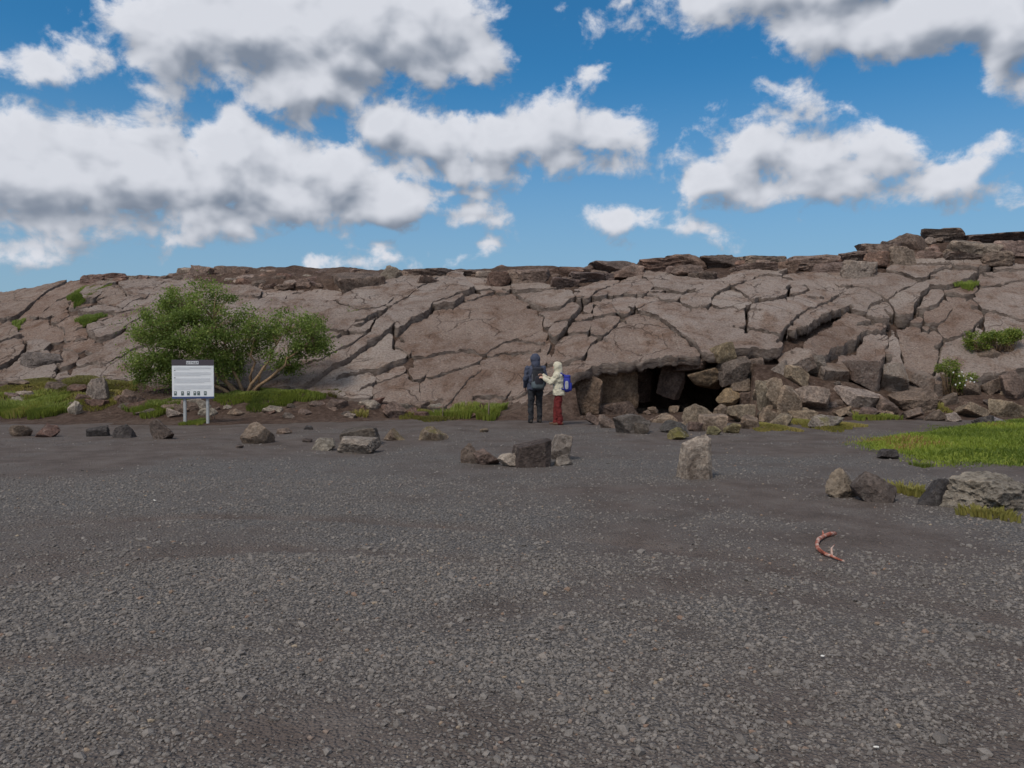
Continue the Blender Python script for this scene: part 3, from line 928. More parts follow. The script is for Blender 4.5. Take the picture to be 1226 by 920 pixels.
        z = sz + off + tx * (sx - cx) + ty * (sy - cy) + (relief - groove)[j0:j1, i0:i1] - 0.022 * np.exp(-np.maximum(sd, 0) / 0.05)
        # pull rim vertices on to the crack edge
        used = np.zeros_like(sm)
        used[:-1, :-1] |= cell; used[1:, :-1] |= cell; used[:-1, 1:] |= cell; used[1:, 1:] |= cell
        full = np.zeros_like(sm)
        if min(sm.shape) > 2:
            full[1:-1, 1:-1] = cell[:-1, :-1] & cell[1:, :-1] & cell[:-1, 1:] & cell[1:, 1:]
        rim = used & ~full
        mv = np.clip(sd, 0, 0.14) * rim
        sx -= mv * (gxd / gl)[j0:j1, i0:i1]; sy -= mv * (gyd / gl)[j0:j1, i0:i1]
        vid = -np.ones(sm.shape, int); vid[used] = np.arange(used.sum())
        V = np.stack([sx[used], sy[used], z[used]], 1)
        cj, ci = np.where(cell)
        Q = np.stack([vid[cj, ci], vid[cj, ci + 1], vid[cj + 1, ci + 1], vid[cj + 1, ci]], 1)
        # boundary edges (directed)
        E = np.concatenate([Q[:, [0, 1]], Q[:, [1, 2]], Q[:, [2, 3]], Q[:, [3, 0]]])
        key = E[:, 0].astype(np.int64) * 1000000 + E[:, 1]; rev = E[:, 1].astype(np.int64) * 1000000 + E[:, 0]
        B = E[~np.isin(key, rev)]
        bv = np.unique(B)
        nxt = np.arange(len(V)); prv = np.arange(len(V)); nxt[B[:, 0]] = B[:, 1]; prv[B[:, 1]] = B[:, 0]
        for _ in range(3):
            V[bv, :2] = 0.5 * V[bv, :2] + 0.25 * (V[nxt[bv], :2] + V[prv[bv], :2])
        remap = -np.ones(len(V), int); remap[bv] = np.arange(len(bv))
        overcave = (cave_depth(V[:, 0] / V[:, 1]).max() > 0.2) and (V[:, 1] - foot(V[:, 0] / V[:, 1])[1]).min() < 3.6
        dep = [0.10, 0.22, 0.36, 0.50] if not overcave else [0.07, 0.15, 0.23, 0.31]
        rings = [np.arange(len(V), len(V) + len(bv))]; VV = [V, V[bv].copy()]; base = len(V) + len(bv)
        for k, dp in enumerate(dep):
            P = V[bv].copy()
            jit = 0.085 * fbm(P[:, 0] * 1.7 + k * 0.6, P[:, 1] * 1.7 + k * 0.8, octaves=3, seed=101)
            P[:, 0] += jit; P[:, 1] += jit + 0.02 * k
            P[:, 2] -= dp * (1 + 0.25 * vnoise(P[:, 0] * 3, P[:, 1] * 3, seed=111 + k))
            VV.append(P); rings.append(np.arange(base, base + len(bv))); base += len(bv)
        S = []
        for k in range(len(dep)):
            r0 = rings[k]
            ia, ib = remap[B[:, 0]], remap[B[:, 1]]
            S.append(np.stack([r0[ib], r0[ia], rings[k + 1][ia], rings[k + 1][ib]], 1))
        S = np.concatenate(S)
        faces = [Q, S]; midx = [np.zeros(len(Q), int), np.ones(len(S), int)]
        if overcave:     # closed underside: it is the roof of the cave
            U = V.copy(); U[:, 2] -= 0.31 + 0.06 * fbm(U[:, 0] * 2.5, U[:, 1] * 2.5, seed=121)
            VV.append(U)
            um = np.arange(len(V)) + base; um[bv] = rings[-1]
            faces.append(um[Q[:, ::-1]]); midx.append(np.ones(len(Q), int))
        me = mesh_np('slab', np.concatenate(VV), faces, True, [M_SLAB, M_FACE], np.concatenate(midx))
        tint = tints.get(l)
        if tint is None:
            k = rnd.random(); tint = tuple(p * (1 - k) + q * k for p, q in zip(PINK, GREY))
        v = rnd.uniform(.93, 1.07)
        if cx / cy < a_of(215.): tint = tuple(q * w for q, w in zip(tint, (.86, .80, .76)))      # browner, darker tint at that end
        link('slab', me, HILL, color=tuple(c * v * w for c, w in zip(tint, (.97, .945, .925))))
        nslab += 1
    print('slabs', nslab)
build_slabs()
# ------------------------------------------------------------------ rocks
_ico = {}
def ico(sub):
    if sub not in _ico:
        bm = bmesh.new(); bmesh.ops.create_icosphere(bm, subdivisions=sub, radius=1.0)
        v = np.array([q.co[:] for q in bm.verts]); f = np.array([[q.index for q in p.verts] for p in bm.faces]); bm.free()
        _ico[sub] = (v / np.linalg.norm(v, axis=1)[:, None], f)
    return _ico[sub]

def rock_shape(seed, size, kind='angular', sub=3, rough=0.07, lean=(0, 0), taper=0.0, yaw=None, tilt=None):
    """angular stone: ball clipped by planes, then roughened; base centre at the origin"""
    r = np.random.default_rng(seed)
    dirs, faces = ico(sub)
    if kind == 'block':
        n = np.array([[1, 0, 0], [-1, 0, 0], [0, 1, 0], [0, -1, 0], [0, 0, 1], [0, 0, -1.0]]) + r.normal(0, .13, (6, 3))
        dd = np.ones(6); p = 44
        ex = r.normal(0, 1, (4, 3)); n = np.concatenate([n, ex]); dd = np.concatenate([dd, r.uniform(1.05, 1.35, 4)])
    elif kind == 'post':
        n = np.array([[1, 0, 0], [-1, 0, .06], [0, 1, 0], [0, -1, .1], [-.22, -.1, 1], [0, 0, -1.0], [.8, -.75, .1]]) + r.normal(0, .04, (7, 3))
        dd = np.array([1, 1, 1, 1, 1, 1, 1.12]); p = 60; tilt = .03
    elif kind == 'slab':
        n = np.array([[1, 0, 0], [-1, 0, 0], [0, 1, 0], [0, -1, 0], [0, 0, 1], [0, 0, -1.0]]) + r.normal(0, .16, (6, 3))
        dd = np.array([1, 1, .8, .8, .5, .5]); p = 44
        ex = r.normal(0, 1, (5, 3)); n = np.concatenate([n, ex]); dd = np.concatenate([dd, r.uniform(.8, 1.1, 5)])
    elif kind == 'ledge':
        n = np.array([[1, 0, 0], [-1, 0, 0], [0, 1, 0], [0, -1, 0], [0, 0, 1], [0, 0, -1.0]]) + r.normal(0, .18, (6, 3))
        dd = np.ones(6); p = 18
        ex = r.normal(0, 1, (5, 3)); n = np.concatenate([n, ex]); dd = np.concatenate([dd, r.uniform(1.0, 1.3, 5)])
    elif kind == 'round':
        n = r.normal(0, 1, (16, 3)); dd = r.uniform(.8, 1.05, 16); p = 6
    else:
        n = r.normal(0, 1, (15, 3)); dd = r.uniform(.60, 1.0, 15); p = 48
        n = np.concatenate([n, [[0, 0, -1.0]]]); dd = np.concatenate([dd, [0.7]])
    n = n / np.linalg.norm(n, axis=1)[:, None]
    if tilt is None: tilt = {'block': .28, 'ledge': .16, 'slab': .6}.get(kind, .3)
    e = Euler((r.uniform(-tilt, tilt), r.uniform(-tilt, tilt), 0)).to_matrix()
    n = n @ np.array(e).T
    k = np.maximum(dirs @ n.T / dd, 0.0)
    q = (k ** p).sum(1) ** (1.0 / p)
    rad = 1.0 / np.maximum(q, 0.55)
    v = dirs * rad[:, None]
    s = 100 * (seed % 97)
    nz = fbm(v[:, 0] * 1.7 + s, v[:, 1] * 1.7, v[:, 2] * 1.7, octaves=4, seed=seed % 1000, gain=0.6)
    nf = fbm(v[:, 0] * 6 + s, v[:, 1] * 6, v[:, 2] * 6, octaves=3, seed=seed % 1000 + 3, gain=0.6)
    rid = 1 - 2 * np.abs(fbm(v[:, 0] * 3.1 + s, v[:, 1] * 3.1 + 7, v[:, 2] * 3.1, octaves=3, seed=seed % 1000 + 11, gain=0.55))
    v = v * (1 + rough * (1.2 * nz + 0.6 * nf + 0.55 * rid))[:, None]
    if yaw is None: yaw = r.uniform(-.35, .35)
    c, sn = math.cos(yaw), math.sin(yaw)
    v = np.stack([c * v[:, 0] - sn * v[:, 1], sn * v[:, 0] + c * v[:, 1], v[:, 2]], 1)
    lo, hi = v.min(0), v.max(0)
    v = (v - (lo + hi) / 2) / (hi - lo)
    h01 = v[:, 2] + 0.5
    v[:, 0] = v[:, 0] * (1 - taper * h01) + lean[0] * h01
    v[:, 1] = v[:, 1] * (1 - taper * h01) + lean[1] * h01
    v[:, 0] /= max(1e-3, np.ptp(v[:, 0])); v[:, 0] -= (v[:, 0].max() + v[:, 0].min()) / 2
    v = v * np.array(size)
    v[:, 2] -= v[:, 2].min()
    return v, faces

def terrain_z(X, Y):
    X, Y = np.array([float(X)]), np.array([float(Y)])
    return float(max(ground_height(X, Y)[0], soil_surface(X, Y)[0]))

def terrain_hit(px, py, y0=3.0, y1=33.0):
    """first point of the ground or soil seen through a pixel"""
    a, e = ray(px, py)
    ys = np.concatenate([np.arange(y0, 20, 0.05), np.arange(20, y1, 0.04)])
    z = np.maximum(ground_height(a * ys, ys), np.where(ys > 20.3, soil_surface(a * ys, np.maximum(ys, 20.3)), -1))
    hit = np.where(z >= CH + e * ys)[0]
    Y = ys[hit[0]] if len(hit) else ys[-1]
    return a * Y, Y, CH + e * Y

_seed = [1000]
def rock(box, color, kind='angular', Y=None, depth=0.8, parent=None, name='rock', label=None, group=None, sub=3, rough=0.07,
         sink=0.2, lean=(0, 0), taper=0.0, mat=None, seed=None, yaw=None, tilt=None):
    x0, y0, x1, y1 = box
    _seed[0] += 1
    sd = seed or _seed[0]
    if Y is None:
        Y = terrain_hit((x0 + x1) / 2, y1)[1]
    w = (x1 - x0) / F * Y; h = (y1 - y0) / F * Y
    dp = depth * max(w, 0.5 * h)
    full = h * (1 + sink)
    v, f = rock_shape(sd, (w, dp, full), kind, sub + (1 if name != 'cap_rock' else 0), rough, lean, taper, yaw, tilt)
    p = at((x0 + x1) / 2, y1, Y)
    me = mesh_np(name, v, f, True, [mat or M_ROCK])
    me.set_sharp_from_angle(angle=math.radians(24))
    o = link(name, me, parent, label, 'rock' if label else None, group, color=color, loc=(p.x, Y + dp * 0.35, p.z - h * sink))
    return o

DK, BK, BR, RD, TN, GD, PL, LC = ((.155, .126, .112), (.098, .09, .088), (.215, .162, .133), (.19, .12, .098), (.31, .245, .185),
                                  (.31, .235, .15), (.40, .345, .305), (.31, .27, .23))
def cz(c, v=.12):
    k = random.uniform(1 - v, 1 + v); return tuple(min(.8, q * k * random.uniform(.97, 1.03)) for q in c)

rr = random.Random(3)
def near(px, table):
    for x, w in table:
        if px < x: return w
    return table[-1][1]
def shade(c):
    l = sum(c) / 3
    if c[0] > 1.8 * c[2] and l < .2: return 'reddish'
    return 'black' if l < .11 else 'dark brown' if l < .15 else 'brown' if l < .2 else 'tan' if l < .29 else 'pale'
def size_word(w):
    return 'tiny' if w < 8 else 'small' if w < 14 else 'mid sized' if w < 24 else 'large'
RUBT = [(740, 'beside the large dark grey boulder'), (800, 'in the middle of the cave mouth'), (880, 'around the tan cave mouth boulder'), (950, 'at the right jamb of the cave'), (1010, 'below the tipped cracked slab'), (1070, 'beside the flat topped pale slab'),
        (1130, 'next to the wide brown block'), (1170, 'around the flowering plant'), (1300, 'between the leafy shrub and the lawn')]
VERT = [(60, 'in the bright grass under the dark overhanging block'), (150, 'around the yellow green moss mound'), (270, 'around the information board posts'), (350, 'below the grass strip and tree lobe'), (440, 'along the mossy bank'), (520, 'by the brown knobbly rock stack'), (700, 'by the wooden stakes')]
# ---- stones lying along the edge of the gravel
EDGE = [
    ((8, 509, 35, 523), BR, 'round', 'flat brown stone lying against the dark red stone at the gravel edge', 4, .06, 0),
    ((33, 508, 68, 524), RD, 'angular', 'dark red stone touching the flat brown stone at the gravel edge', 4, .08, 0),
    ((97, 510, 128, 523), BK, 'block', 'low black wedge of rock beside the pyramid shaped dark stone', 4, .06, .15),
    ((132, 508, 159, 525), BK, 'angular', 'dark pyramid shaped stone between the black wedge and the big dark boulder', 4, .05, .55),
    ((174, 502, 207, 526), DK, 'angular', 'big dark boulder standing beside the information board', 4, .07, .25),
    ((286, 506, 324, 532), BR, 'angular', 'rounded purplish brown boulder alone on the gravel right of the board', 4, .09, .2),
    ((281, 532, 291, 537), DK, 'angular', 'small dark stone at the foot of the purplish brown boulder', 3, .06, 0),
    ((328, 513, 348, 520), BR, 'ledge', 'thin flat brown stone on the dirt behind the stacked flat rocks', 3, .05, 0),
    ((363, 510, 375, 515), BK, 'block', 'tiny black brick like stone on the dirt', 3, .04, 0),
    ((361, 525, 373, 530), DK, 'ledge', 'little flat dark stone beside the grey brown lump', 3, .05, 0),
    ((371, 525, 401, 540), LC, 'angular', 'grey brown lump of rock at the end of the long flat rock', 4, .10, .1),
    ((399, 524, 453, 544), LC, 'ledge', 'long flat speckled rock in front of the black slab', 4, .10, 0),
    ((406, 512, 453, 534), DK, 'block', 'black slab of rock standing behind the long flat speckled rock', 4, .05, 0),
    ((458, 513, 485, 528), TN, 'angular', 'tan stone with a little moss on the brown dirt strip', 4, .08, .2),
    ((501, 511, 536, 528), TN, 'angular', 'low sloping tan slab with yellow moss at its lower end', 4, .07, .3),
    ((574, 513, 585, 518), TN, 'round', 'small tan pebble on the dirt near the two walkers', 3, .05, 0),
    ((551, 531, 574, 555), BR, 'angular', 'brown upright lump at the end of the low rock row', 4, .10, .3),
    ((566, 538, 598, 557), BR, 'angular', 'brown jagged rock sagging between the upright lump and the pale stone', 4, .10, .2),
    ((595, 543, 630, 559), PL, 'angular', 'pale low stone leaning on the big square block', 4, .09, .1),
    ((611, 527, 661, 560), (.115, .092, .08), 'post', 'big dark square block with a flat top', 5, .035, .02),
    ((657, 520, 686, 552), LC, 'angular', 'brown stone with a pale bare top behind the square block', 4, .07, 0),
    ((663, 545, 688, 558), LC, 'angular', 'small grey stone at the foot of the pale topped stone', 4, .06, .1),
    ((812, 521, 855, 574), (.44, .37, .305), 'post', 'tall pale standing stone leaning on the open gravel', 5, .045, .22),
    ((1053, 538, 1078, 550), BK, 'block', 'small dark brick shaped rock at the tip of the green lawn', 4, .05, .05),
    ((992, 562, 1036, 596), (.29, .235, .19), 'angular', 'pale tan boulder joined to the dark slant topped boulder', 5, .09, .2),
    ((1026, 566, 1077, 602), DK, 'angular', 'dark boulder with a smooth slanting top beside the pale tan boulder', 5, .05, .15),
    ((1102, 573, 1150, 606), BK, 'angular', 'black pointed rock between the slant topped boulder and the lichen boulder', 5, .05, .25),
    ((1143, 570, 1250, 614), (.31, .27, .23), 'angular', 'large rugged boulder crusted with grey lichen', 5, .24, .05),
]
for box, col, kd, lab, sub, rg, tp in EDGE:
    rock(box, cz(col, .05), kd, label=lab, sub=sub, rough=rg, taper=tp, mat=M_ROCK_MOSS if 'moss' in lab else M_ROCK,
         lean=(.12, 0) if 'leaning on the open' in lab else (0, 0), depth=.75, yaw=.15 if kd in ('block', 'post') else None)

# ---- blocks of the broken cave wall, part of the hillside
for box, col, kd, Y in [
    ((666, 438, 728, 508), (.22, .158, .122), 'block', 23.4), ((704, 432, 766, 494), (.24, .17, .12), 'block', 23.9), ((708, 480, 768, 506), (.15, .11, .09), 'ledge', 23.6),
    ((786, 424, 824, 472), (.17, .118, .098), 'block', 24.4), ((752, 430, 790, 476), (.13, .09, .074), 'block', 25.2), ((822, 438, 874, 464), GD, 'angular', 23.9),  # block set back in the opening: recess shade is put into its darker colour
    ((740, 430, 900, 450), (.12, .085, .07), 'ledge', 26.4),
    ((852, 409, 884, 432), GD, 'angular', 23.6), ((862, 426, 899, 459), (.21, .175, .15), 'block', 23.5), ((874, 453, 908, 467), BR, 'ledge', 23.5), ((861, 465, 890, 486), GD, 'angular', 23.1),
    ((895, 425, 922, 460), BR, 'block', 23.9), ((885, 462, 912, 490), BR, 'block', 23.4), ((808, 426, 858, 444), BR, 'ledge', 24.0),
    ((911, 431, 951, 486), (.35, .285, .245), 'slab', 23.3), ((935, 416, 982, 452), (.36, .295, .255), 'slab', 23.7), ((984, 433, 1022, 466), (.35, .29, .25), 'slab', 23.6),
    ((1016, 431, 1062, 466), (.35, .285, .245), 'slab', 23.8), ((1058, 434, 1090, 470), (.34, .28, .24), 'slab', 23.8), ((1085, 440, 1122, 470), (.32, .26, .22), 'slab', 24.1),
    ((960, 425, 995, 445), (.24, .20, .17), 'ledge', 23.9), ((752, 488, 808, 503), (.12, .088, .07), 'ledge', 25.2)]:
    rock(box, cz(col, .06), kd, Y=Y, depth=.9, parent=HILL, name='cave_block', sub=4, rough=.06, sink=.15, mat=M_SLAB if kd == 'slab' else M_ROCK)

# ---- loose rubble at the cave mouth and along the foot of the bank
RUB = [((820, 484, 856, 508), TN, 'big tan angular boulder in the right side of the cave mouth', 'angular'), ((838, 496, 871, 517), TN, 'tan tilted block in front of the cave mouth boulder', 'block'),
    ((791, 504, 826, 519), BK, 'blue black low rock in the middle of the cave rubble', 'angular'), ((733, 496, 780, 519), (.17, .15, .14), 'large dark grey boulder below the cave opening', 'angular'),
    ((905, 455, 928, 493), TN, 'upright tan boulder at the right jamb of the cave', 'angular'), ((801, 512, 828, 527), (.24, .21, .10), 'yellow mossy stone at the front of the cave rubble', 'angular'),
    ((951, 462, 999, 494), (.33, .27, .23), 'broad cracked slab tipped against the bank right of the cave', 'slab'), ((1010, 462, 1060, 490), (.35, .29, .25), 'flat topped pale slab at the foot of the bank, dark cleft beside it', 'slab'),
    ((1075, 465, 1126, 494), BR, 'wide brown block under the flowering plant bank', 'block'), ((973, 497, 1016, 514), LC, 'low lichen covered hump of rock by the gravel edge', 'round')]
for box, col, lab, kd in RUB:
    rock(box, cz(col, .05), kd, label=lab, sub=4, rough=.07, mat=M_ROCK_MOSS if 'moss' in lab or 'lichen' in lab else M_ROCK)
for box, col in [((701, 494, 719, 509), BR), ((717, 497, 739, 513), BR), ((782, 495, 814, 507), TN), ((872, 484, 908, 506), TN), ((887, 497, 912, 514), TN), ((856, 484, 873, 499), TN),
    ((824, 505, 842, 517), BR), ((846, 510, 864, 521), (.24, .21, .12)), ((868, 507, 887, 519), (.25, .21, .12)), ((905, 452, 940, 492), TN), ((931, 461, 962, 502), TN), ((939, 437, 971, 463), TN),
    ((945, 489, 982, 503), TN), ((1052, 474, 1079, 497), BR), ((1125, 411, 1158, 429), (.27, .225, .195)), ((1116, 423, 1135, 439), PL), ((1120, 452, 1141, 468), TN), ((1168, 416, 1205, 442), BR),
    ((1151, 481, 1190, 501), TN), ((1189, 478, 1232, 500), TN), ((1202, 444, 1232, 480), BR), ((1171, 497, 1194, 513), BK), ((1193, 500, 1217, 512), (.2, .2, .21)), ((1134, 494, 1155, 505), PL),
    ((880, 488, 900, 503), TN), ((910, 488, 934, 506), TN), ((925, 495, 950, 510), TN), ((1000, 486, 1022, 500), TN), ((1030, 488, 1054, 502), BR), ((1085, 488, 1110, 503), BR), ((1110, 490, 1136, 504), BR),
    ((1140, 440, 1160, 456), BR), ((1155, 456, 1178, 474), BR), ((1178, 452, 1204, 472), BR), ((1128, 470, 1150, 486), BR), ((760, 506, 778, 520), DK), ((1205, 405, 1232, 425), BR)]:
    kd = rr.choice(['slab', 'slab', 'angular'])
    lv = 'high ' if box[3] < 470 else 'low ' if box[3] > 502 else ''
    wd = {'slab': 'flat', 'angular': 'chunky'}[kd]
    rock(box, cz(col), kd, label=f'{lv}{size_word(box[2] - box[0])} {shade(col)} {wd} rubble stone {near(box[0], RUBT)}', group='rubble stones below the bank', sub=3, rough=.08)

for k in range(90):                      # small scree between them
    px = rr.uniform(690, 1230); py = rr.uniform(488, 512) if rr.random() < .6 else rr.uniform(462, 500)
    if px > 1040 and py > 500: continue
    s = rr.uniform(5, 13)
    cl = rr.choice([TN, BR, BR, DK])
    rock((px - s * .6, py - s * .75, px + s * .6, py), cz(cl, .2), 'angular', label=f'{size_word(s)} {shade(cl)} scree fragment {near(px, RUBT)}', group='scree between the rubble stones', sub=2, rough=.08)

# ---- verge on the left: half buried stones
for box, col, lab in [((78, 480, 95, 497), PL, 'pale wedge of stone poking out of the left grass'), ((98, 452, 128, 483), LC, 'pale broken rock standing in the yellow green moss mound'),
                      ((18, 421, 72, 447), (.20, .17, .155), 'dark overhanging block below the left slabs'), ((456, 481, 486, 501), BR, 'brown knobbly rock stack at the end of the grass strip'),
                      ((140, 466, 173, 490), BR, 'layered brown ledge stone between grass mounds and board')]:
    rock(box, cz(col, .05), 'angular', label=lab, sub=4, rough=.11)
for k in range(70):
    px = rr.uniform(0, 640)
    py = rr.uniform(486, 502) if px > 150 else rr.uniform(456, 500)
    s = rr.uniform(7, 24)
    cl = rr.choice([BR, BR, DK, LC, RD])
    rock((px - s * .7, py - s * .55, px + s * .7, py), cz(cl, .15), 'angular', label=f'{size_word(s)} half buried {shade(cl)} stone {near(px, VERT)}', group='stones in the verge', sub=3, rough=.10, sink=.3)

# ---- cap rock along the crest, part of the hillside
def cap(box, col, kd='ledge', push=0.0, sub=3, rough=.08):
    x0, y0, x1, y1 = box
    X, Y, Z = surf_point((x0 + x1) / 2, min(y1, 349.0) if (x0 + x1) / 2 < 1000 else y1)
    g = 0.10 * (x1 - x0)
    box = (x0 - g, y0, x1 + g, y1 + 1)
    rock(box, cz(col, .1), kd, Y=Y - 0.05 + push, depth=.8, parent=HILL, name='cap_rock', sub=sub, rough=rough, sink=.3)
CAPC = [(.21, .155, .13), (.17, .132, .115), (.25, .19, .16), (.22, .147, .12), (.29, .24, .205)]
for box, ci in [((1140, 283, 1200, 308), 4), ((1089, 299, 1131, 312), 2), ((1068, 294, 1097, 318), 2), ((1013, 311, 1057, 331), 4), ((1112, 273, 1162, 288), 1), ((1158, 275, 1236, 290), 1),
    ((1196, 288, 1236, 306), 2), ((1072, 278, 1114, 298), 0), ((1012, 298, 1050, 310), 0), ((1036, 291, 1078, 306), 2), ((800, 304, 846, 319), 3), ((842, 304, 890, 318), 1), ((886, 304, 942, 317), 2), ((940, 304, 1004, 321), 2),
    ((806, 316, 842, 330), 0), ((886, 314, 930, 327), 0), ((925, 312, 960, 326), 3), ((620, 320, 657, 340), 2), ((652, 319, 698, 332), 3), ((686, 323, 736, 337), 1), ((696, 315, 715, 326), 0), ((709, 311, 770, 326), 1),
    ((770, 306, 822, 322), 3), ((735, 320, 762, 331), 3), ((660, 330, 692, 345), 1), ((800, 318, 815, 328), 2), ((454, 317, 482, 337), 4), ((494, 320, 545, 334), 1), ((582, 315, 614, 329), 3), ((584, 325, 609, 343), 3),
    ((606, 322, 642, 340), 2), ((540, 320, 586, 331), 1), ((496, 329, 528, 344), 2), ((397, 322, 455, 353), 1), ((470, 324, 500, 334), 0), ((1180, 300, 1226, 316), 2), ((1135, 300, 1180, 312), 1), ((1040, 300, 1072, 318), 3),
    ((975, 311, 1016, 326), 0), ((1056, 288, 1080, 304), 1), ((224, 316, 262, 334), 2), ((258, 317, 300, 333), 0), ((115, 327, 150, 338), 3), ((95, 328, 122, 340), 3)]:
    cap(box, CAPC[ci], rr.choice(['block', 'ledge', 'angular']) if ci != 1 else 'block', sub=4, rough=.11)
for k in range(230):
    px = rr.choice([rr.uniform(215, 420), rr.uniform(215, 420), rr.uniform(420, 1000), rr.uniform(120, 230), rr.uniform(1000, 1226)])
    ysky = float(np.interp(px, [100, 200, 222, 320, 460, 600, 700, 800, 900, 1000, 1050, 1130, 1226], [330, 332, 319, 319, 322, 321, 318, 309, 305, 304, 289, 276, 277]))
    yslab = float(np.interp(px, TOPEDGE[:, 0], TOPEDGE[:, 1]))
    w = rr.uniform(6, 22); h = w * rr.uniform(.3, .6)
    yb = rr.uniform(min(ysky + h, yslab), yslab + 1)
    cap((px - w / 2, max(yb - h, ysky - 1.5), px + w / 2, yb), rr.choice(CAPC), 'angular' if rr.random() < .5 else 'ledge', push=rr.uniform(-.12, .2), sub=3 if w > 13 else 2, rough=.13)

# ------------------------------------------------------------------ gravel
def build_gravel():
    r = np.random.default_rng(77)
    v0, f0 = ico(1)                     # 12 vertices, 20 triangles
    bm = bmesh.new(); bmesh.ops.create_icosphere(bm, subdivisions=1, radius=1.0)
    bm.free()
    allX, allY, allS = [], [], []
    def scatter(y0, y1, dens, smin, smax, seed):
        area = 1.36 * (y1 * y1 - y0 * y0) / 2
        n = int(area * dens)
        yy = np.sqrt(r.uniform(y0 * y0, y1 * y1, n)); xx = r.uniform(-.68, .68, n) * yy
        keep = stony(xx, yy, rut_field(xx, yy))
        m = r.random(n) < keep
        s = smin + (smax - smin) * r.random(n) ** 2.2
        allX.append(xx[m]); allY.append(yy[m]); allS.append(s[m])
    scatter(2.75, 4.4, 3300, .0075, .022, 5); scatter(4.4, 6.6, 1600, .009, .024, 5); scatter(6.6, 11.0, 380, .012, .026, 5); scatter(11.0, 19.5, 60, .016, .032, 5); scatter(2.75, 7, 30, .03, .045, 15)
    X, Y, S = map(np.concatenate, (allX, allY, allS))
    n = len(X)
    print('gravel', n)
    Z = ground_height(X, Y)
    V = np.repeat(v0[None], n, 0) * (1 + 0.28 * r.uniform(-1, 1, (n, len(v0), 1)))
    sc = S[:, None] * np.stack([r.uniform(.8, 1.35, n), r.uniform(.7, 1.1, n), r.uniform(.55, .9, n)], 1)
    V = V * sc[:, None, :] * 0.72
    an = r.uniform(0, 6.283, n); c, s = np.cos(an)[:, None], np.sin(an)[:, None]
    tl = r.uniform(-.35, .35, n)[:, None]
    x, y, z = V[..., 0], V[..., 1], V[..., 2]
    z = z + tl * x
    V = np.stack([c * x - s * y + X[:, None], s * x + c * y + Y[:, None], z + (Z + S * 0.06)[:, None]], -1)
    Fc = (f0[None] + (np.arange(n) * len(v0))[:, None, None]).reshape(-1, 3)
    m, t, b = new_mat('gravel_stone', 0.8, 0.35)
    a = t.nodes.new('ShaderNodeAttribute'); a.attribute_name = 'tint'
    col = ramp(t, a.outputs['Fac'], [(0.0, (.14, .122, .110)), (.45, (.193, .170, .153)), (.85, (.228, .202, .182)), (.97, (.27, .235, .207)), (.99, (.24, .15, .105)), (1.0, (.36, .29, .21))])
    nn = tex_noise(t, pos(t), 120, 3, .6)
    col = mixc(t, maprange(t, nn.outputs['Fac'], .35, .7, 0, .5), col, mixc(t, 1.0, col, (.5, .48, .46), 'MULTIPLY'))
    t.links.new(col, b.inputs['Base Color'])
    me = mesh_np('gravel', V.reshape(-1, 3), Fc, False, [m])
    tint = np.repeat(r.random(n), len(v0)).astype(np.float32)
    at_ = me.attributes.new('tint', 'FLOAT', 'POINT'); at_.data.foreach_set('value', tint)
    link('gravel', me, kind='stuff', label='loose dark grey gravel covering the open parking ground', cat='gravel')
build_gravel()
# ------------------------------------------------------------------ vegetation
def tube(path, radii, sides=7):
    """verts, faces of a tapered tube along a path"""
    P = [Vector(p) for p in path]
    V, Fc = [], []
    for i, p in enumerate(P):
        d = (P[min(i + 1, len(P) - 1)] - P[max(i - 1, 0)]).normalized()
        s = d.cross(Vector((0.3, 0.2, 1)) if abs(d.z) < .95 else Vector((1, 0, 0))).normalized(); u = s.cross(d)
        for k in range(sides):
            an = 2 * math.pi * k / sides
            V.append(p + (s * math.cos(an) + u * math.sin(an)) * radii[i])
    for i in range(len(P) - 1):
        for k in range(sides):
            a, b = i * sides + k, i * sides + (k + 1) % sides
            Fc.append((a, b, b + sides, a + sides))
    n = len(V)
    V.append(P[0]); V.append(P[-1])
    T = [(n, (k + 1) % sides, k) for k in range(sides)] + [(n + 1, n - sides + k, n - sides + (k + 1) % sides) for k in range(sides)]
    return np.array([v[:] for v in V]), np.array(Fc), np.array(T)

class Tubes:
    def __init__(s): s.V, s.Q, s.T, s.n = [], [], [], 0
    def add(s, path, radii, sides=7):
        v, q, t = tube(path, radii, sides)
        s.V.append(v); s.Q.append(q + s.n); s.T.append(t + s.n); s.n += len(v)
    def mesh(s, name, mat):
        return mesh_np(name, np.concatenate(s.V), [np.concatenate(s.Q), np.concatenate(s.T)], True, [mat])

def leaf_mesh(name, centres, sizes, mat, tints, seed=0, up=0.3):
    """one folded diamond leaf at each centre"""
    r = np.random.default_rng(seed)
    n = len(centres)
    ax = r.normal(0, 1, (n, 3)); ax[:, 2] -= .2; ax /= np.linalg.norm(ax, axis=1)[:, None]
    nm = r.normal(0, 1, (n, 3)); nm[:, 2] += up * 2
    sd = np.cross(nm, ax); sd /= np.linalg.norm(sd, axis=1)[:, None] + 1e-9
    nm = np.cross(ax, sd)
    L = sizes[:, None]
    P = np.stack([centres - ax * L * .5, centres + sd * L * .32 + nm * L * .08, centres + ax * L * .5, centres - sd * L * .32 + nm * L * .08], 1)
    base = np.arange(n)[:, None] * 4
    Fc = np.concatenate([base + np.array([[0, 1, 2]]), base + np.array([[0, 2, 3]])])
    me = mesh_np(name, P.reshape(-1, 3), Fc, False, [mat])
    a = me.attributes.new('tint', 'FLOAT', 'POINT'); a.data.foreach_set('value', np.repeat(tints, 4).astype(np.float32))
    return me

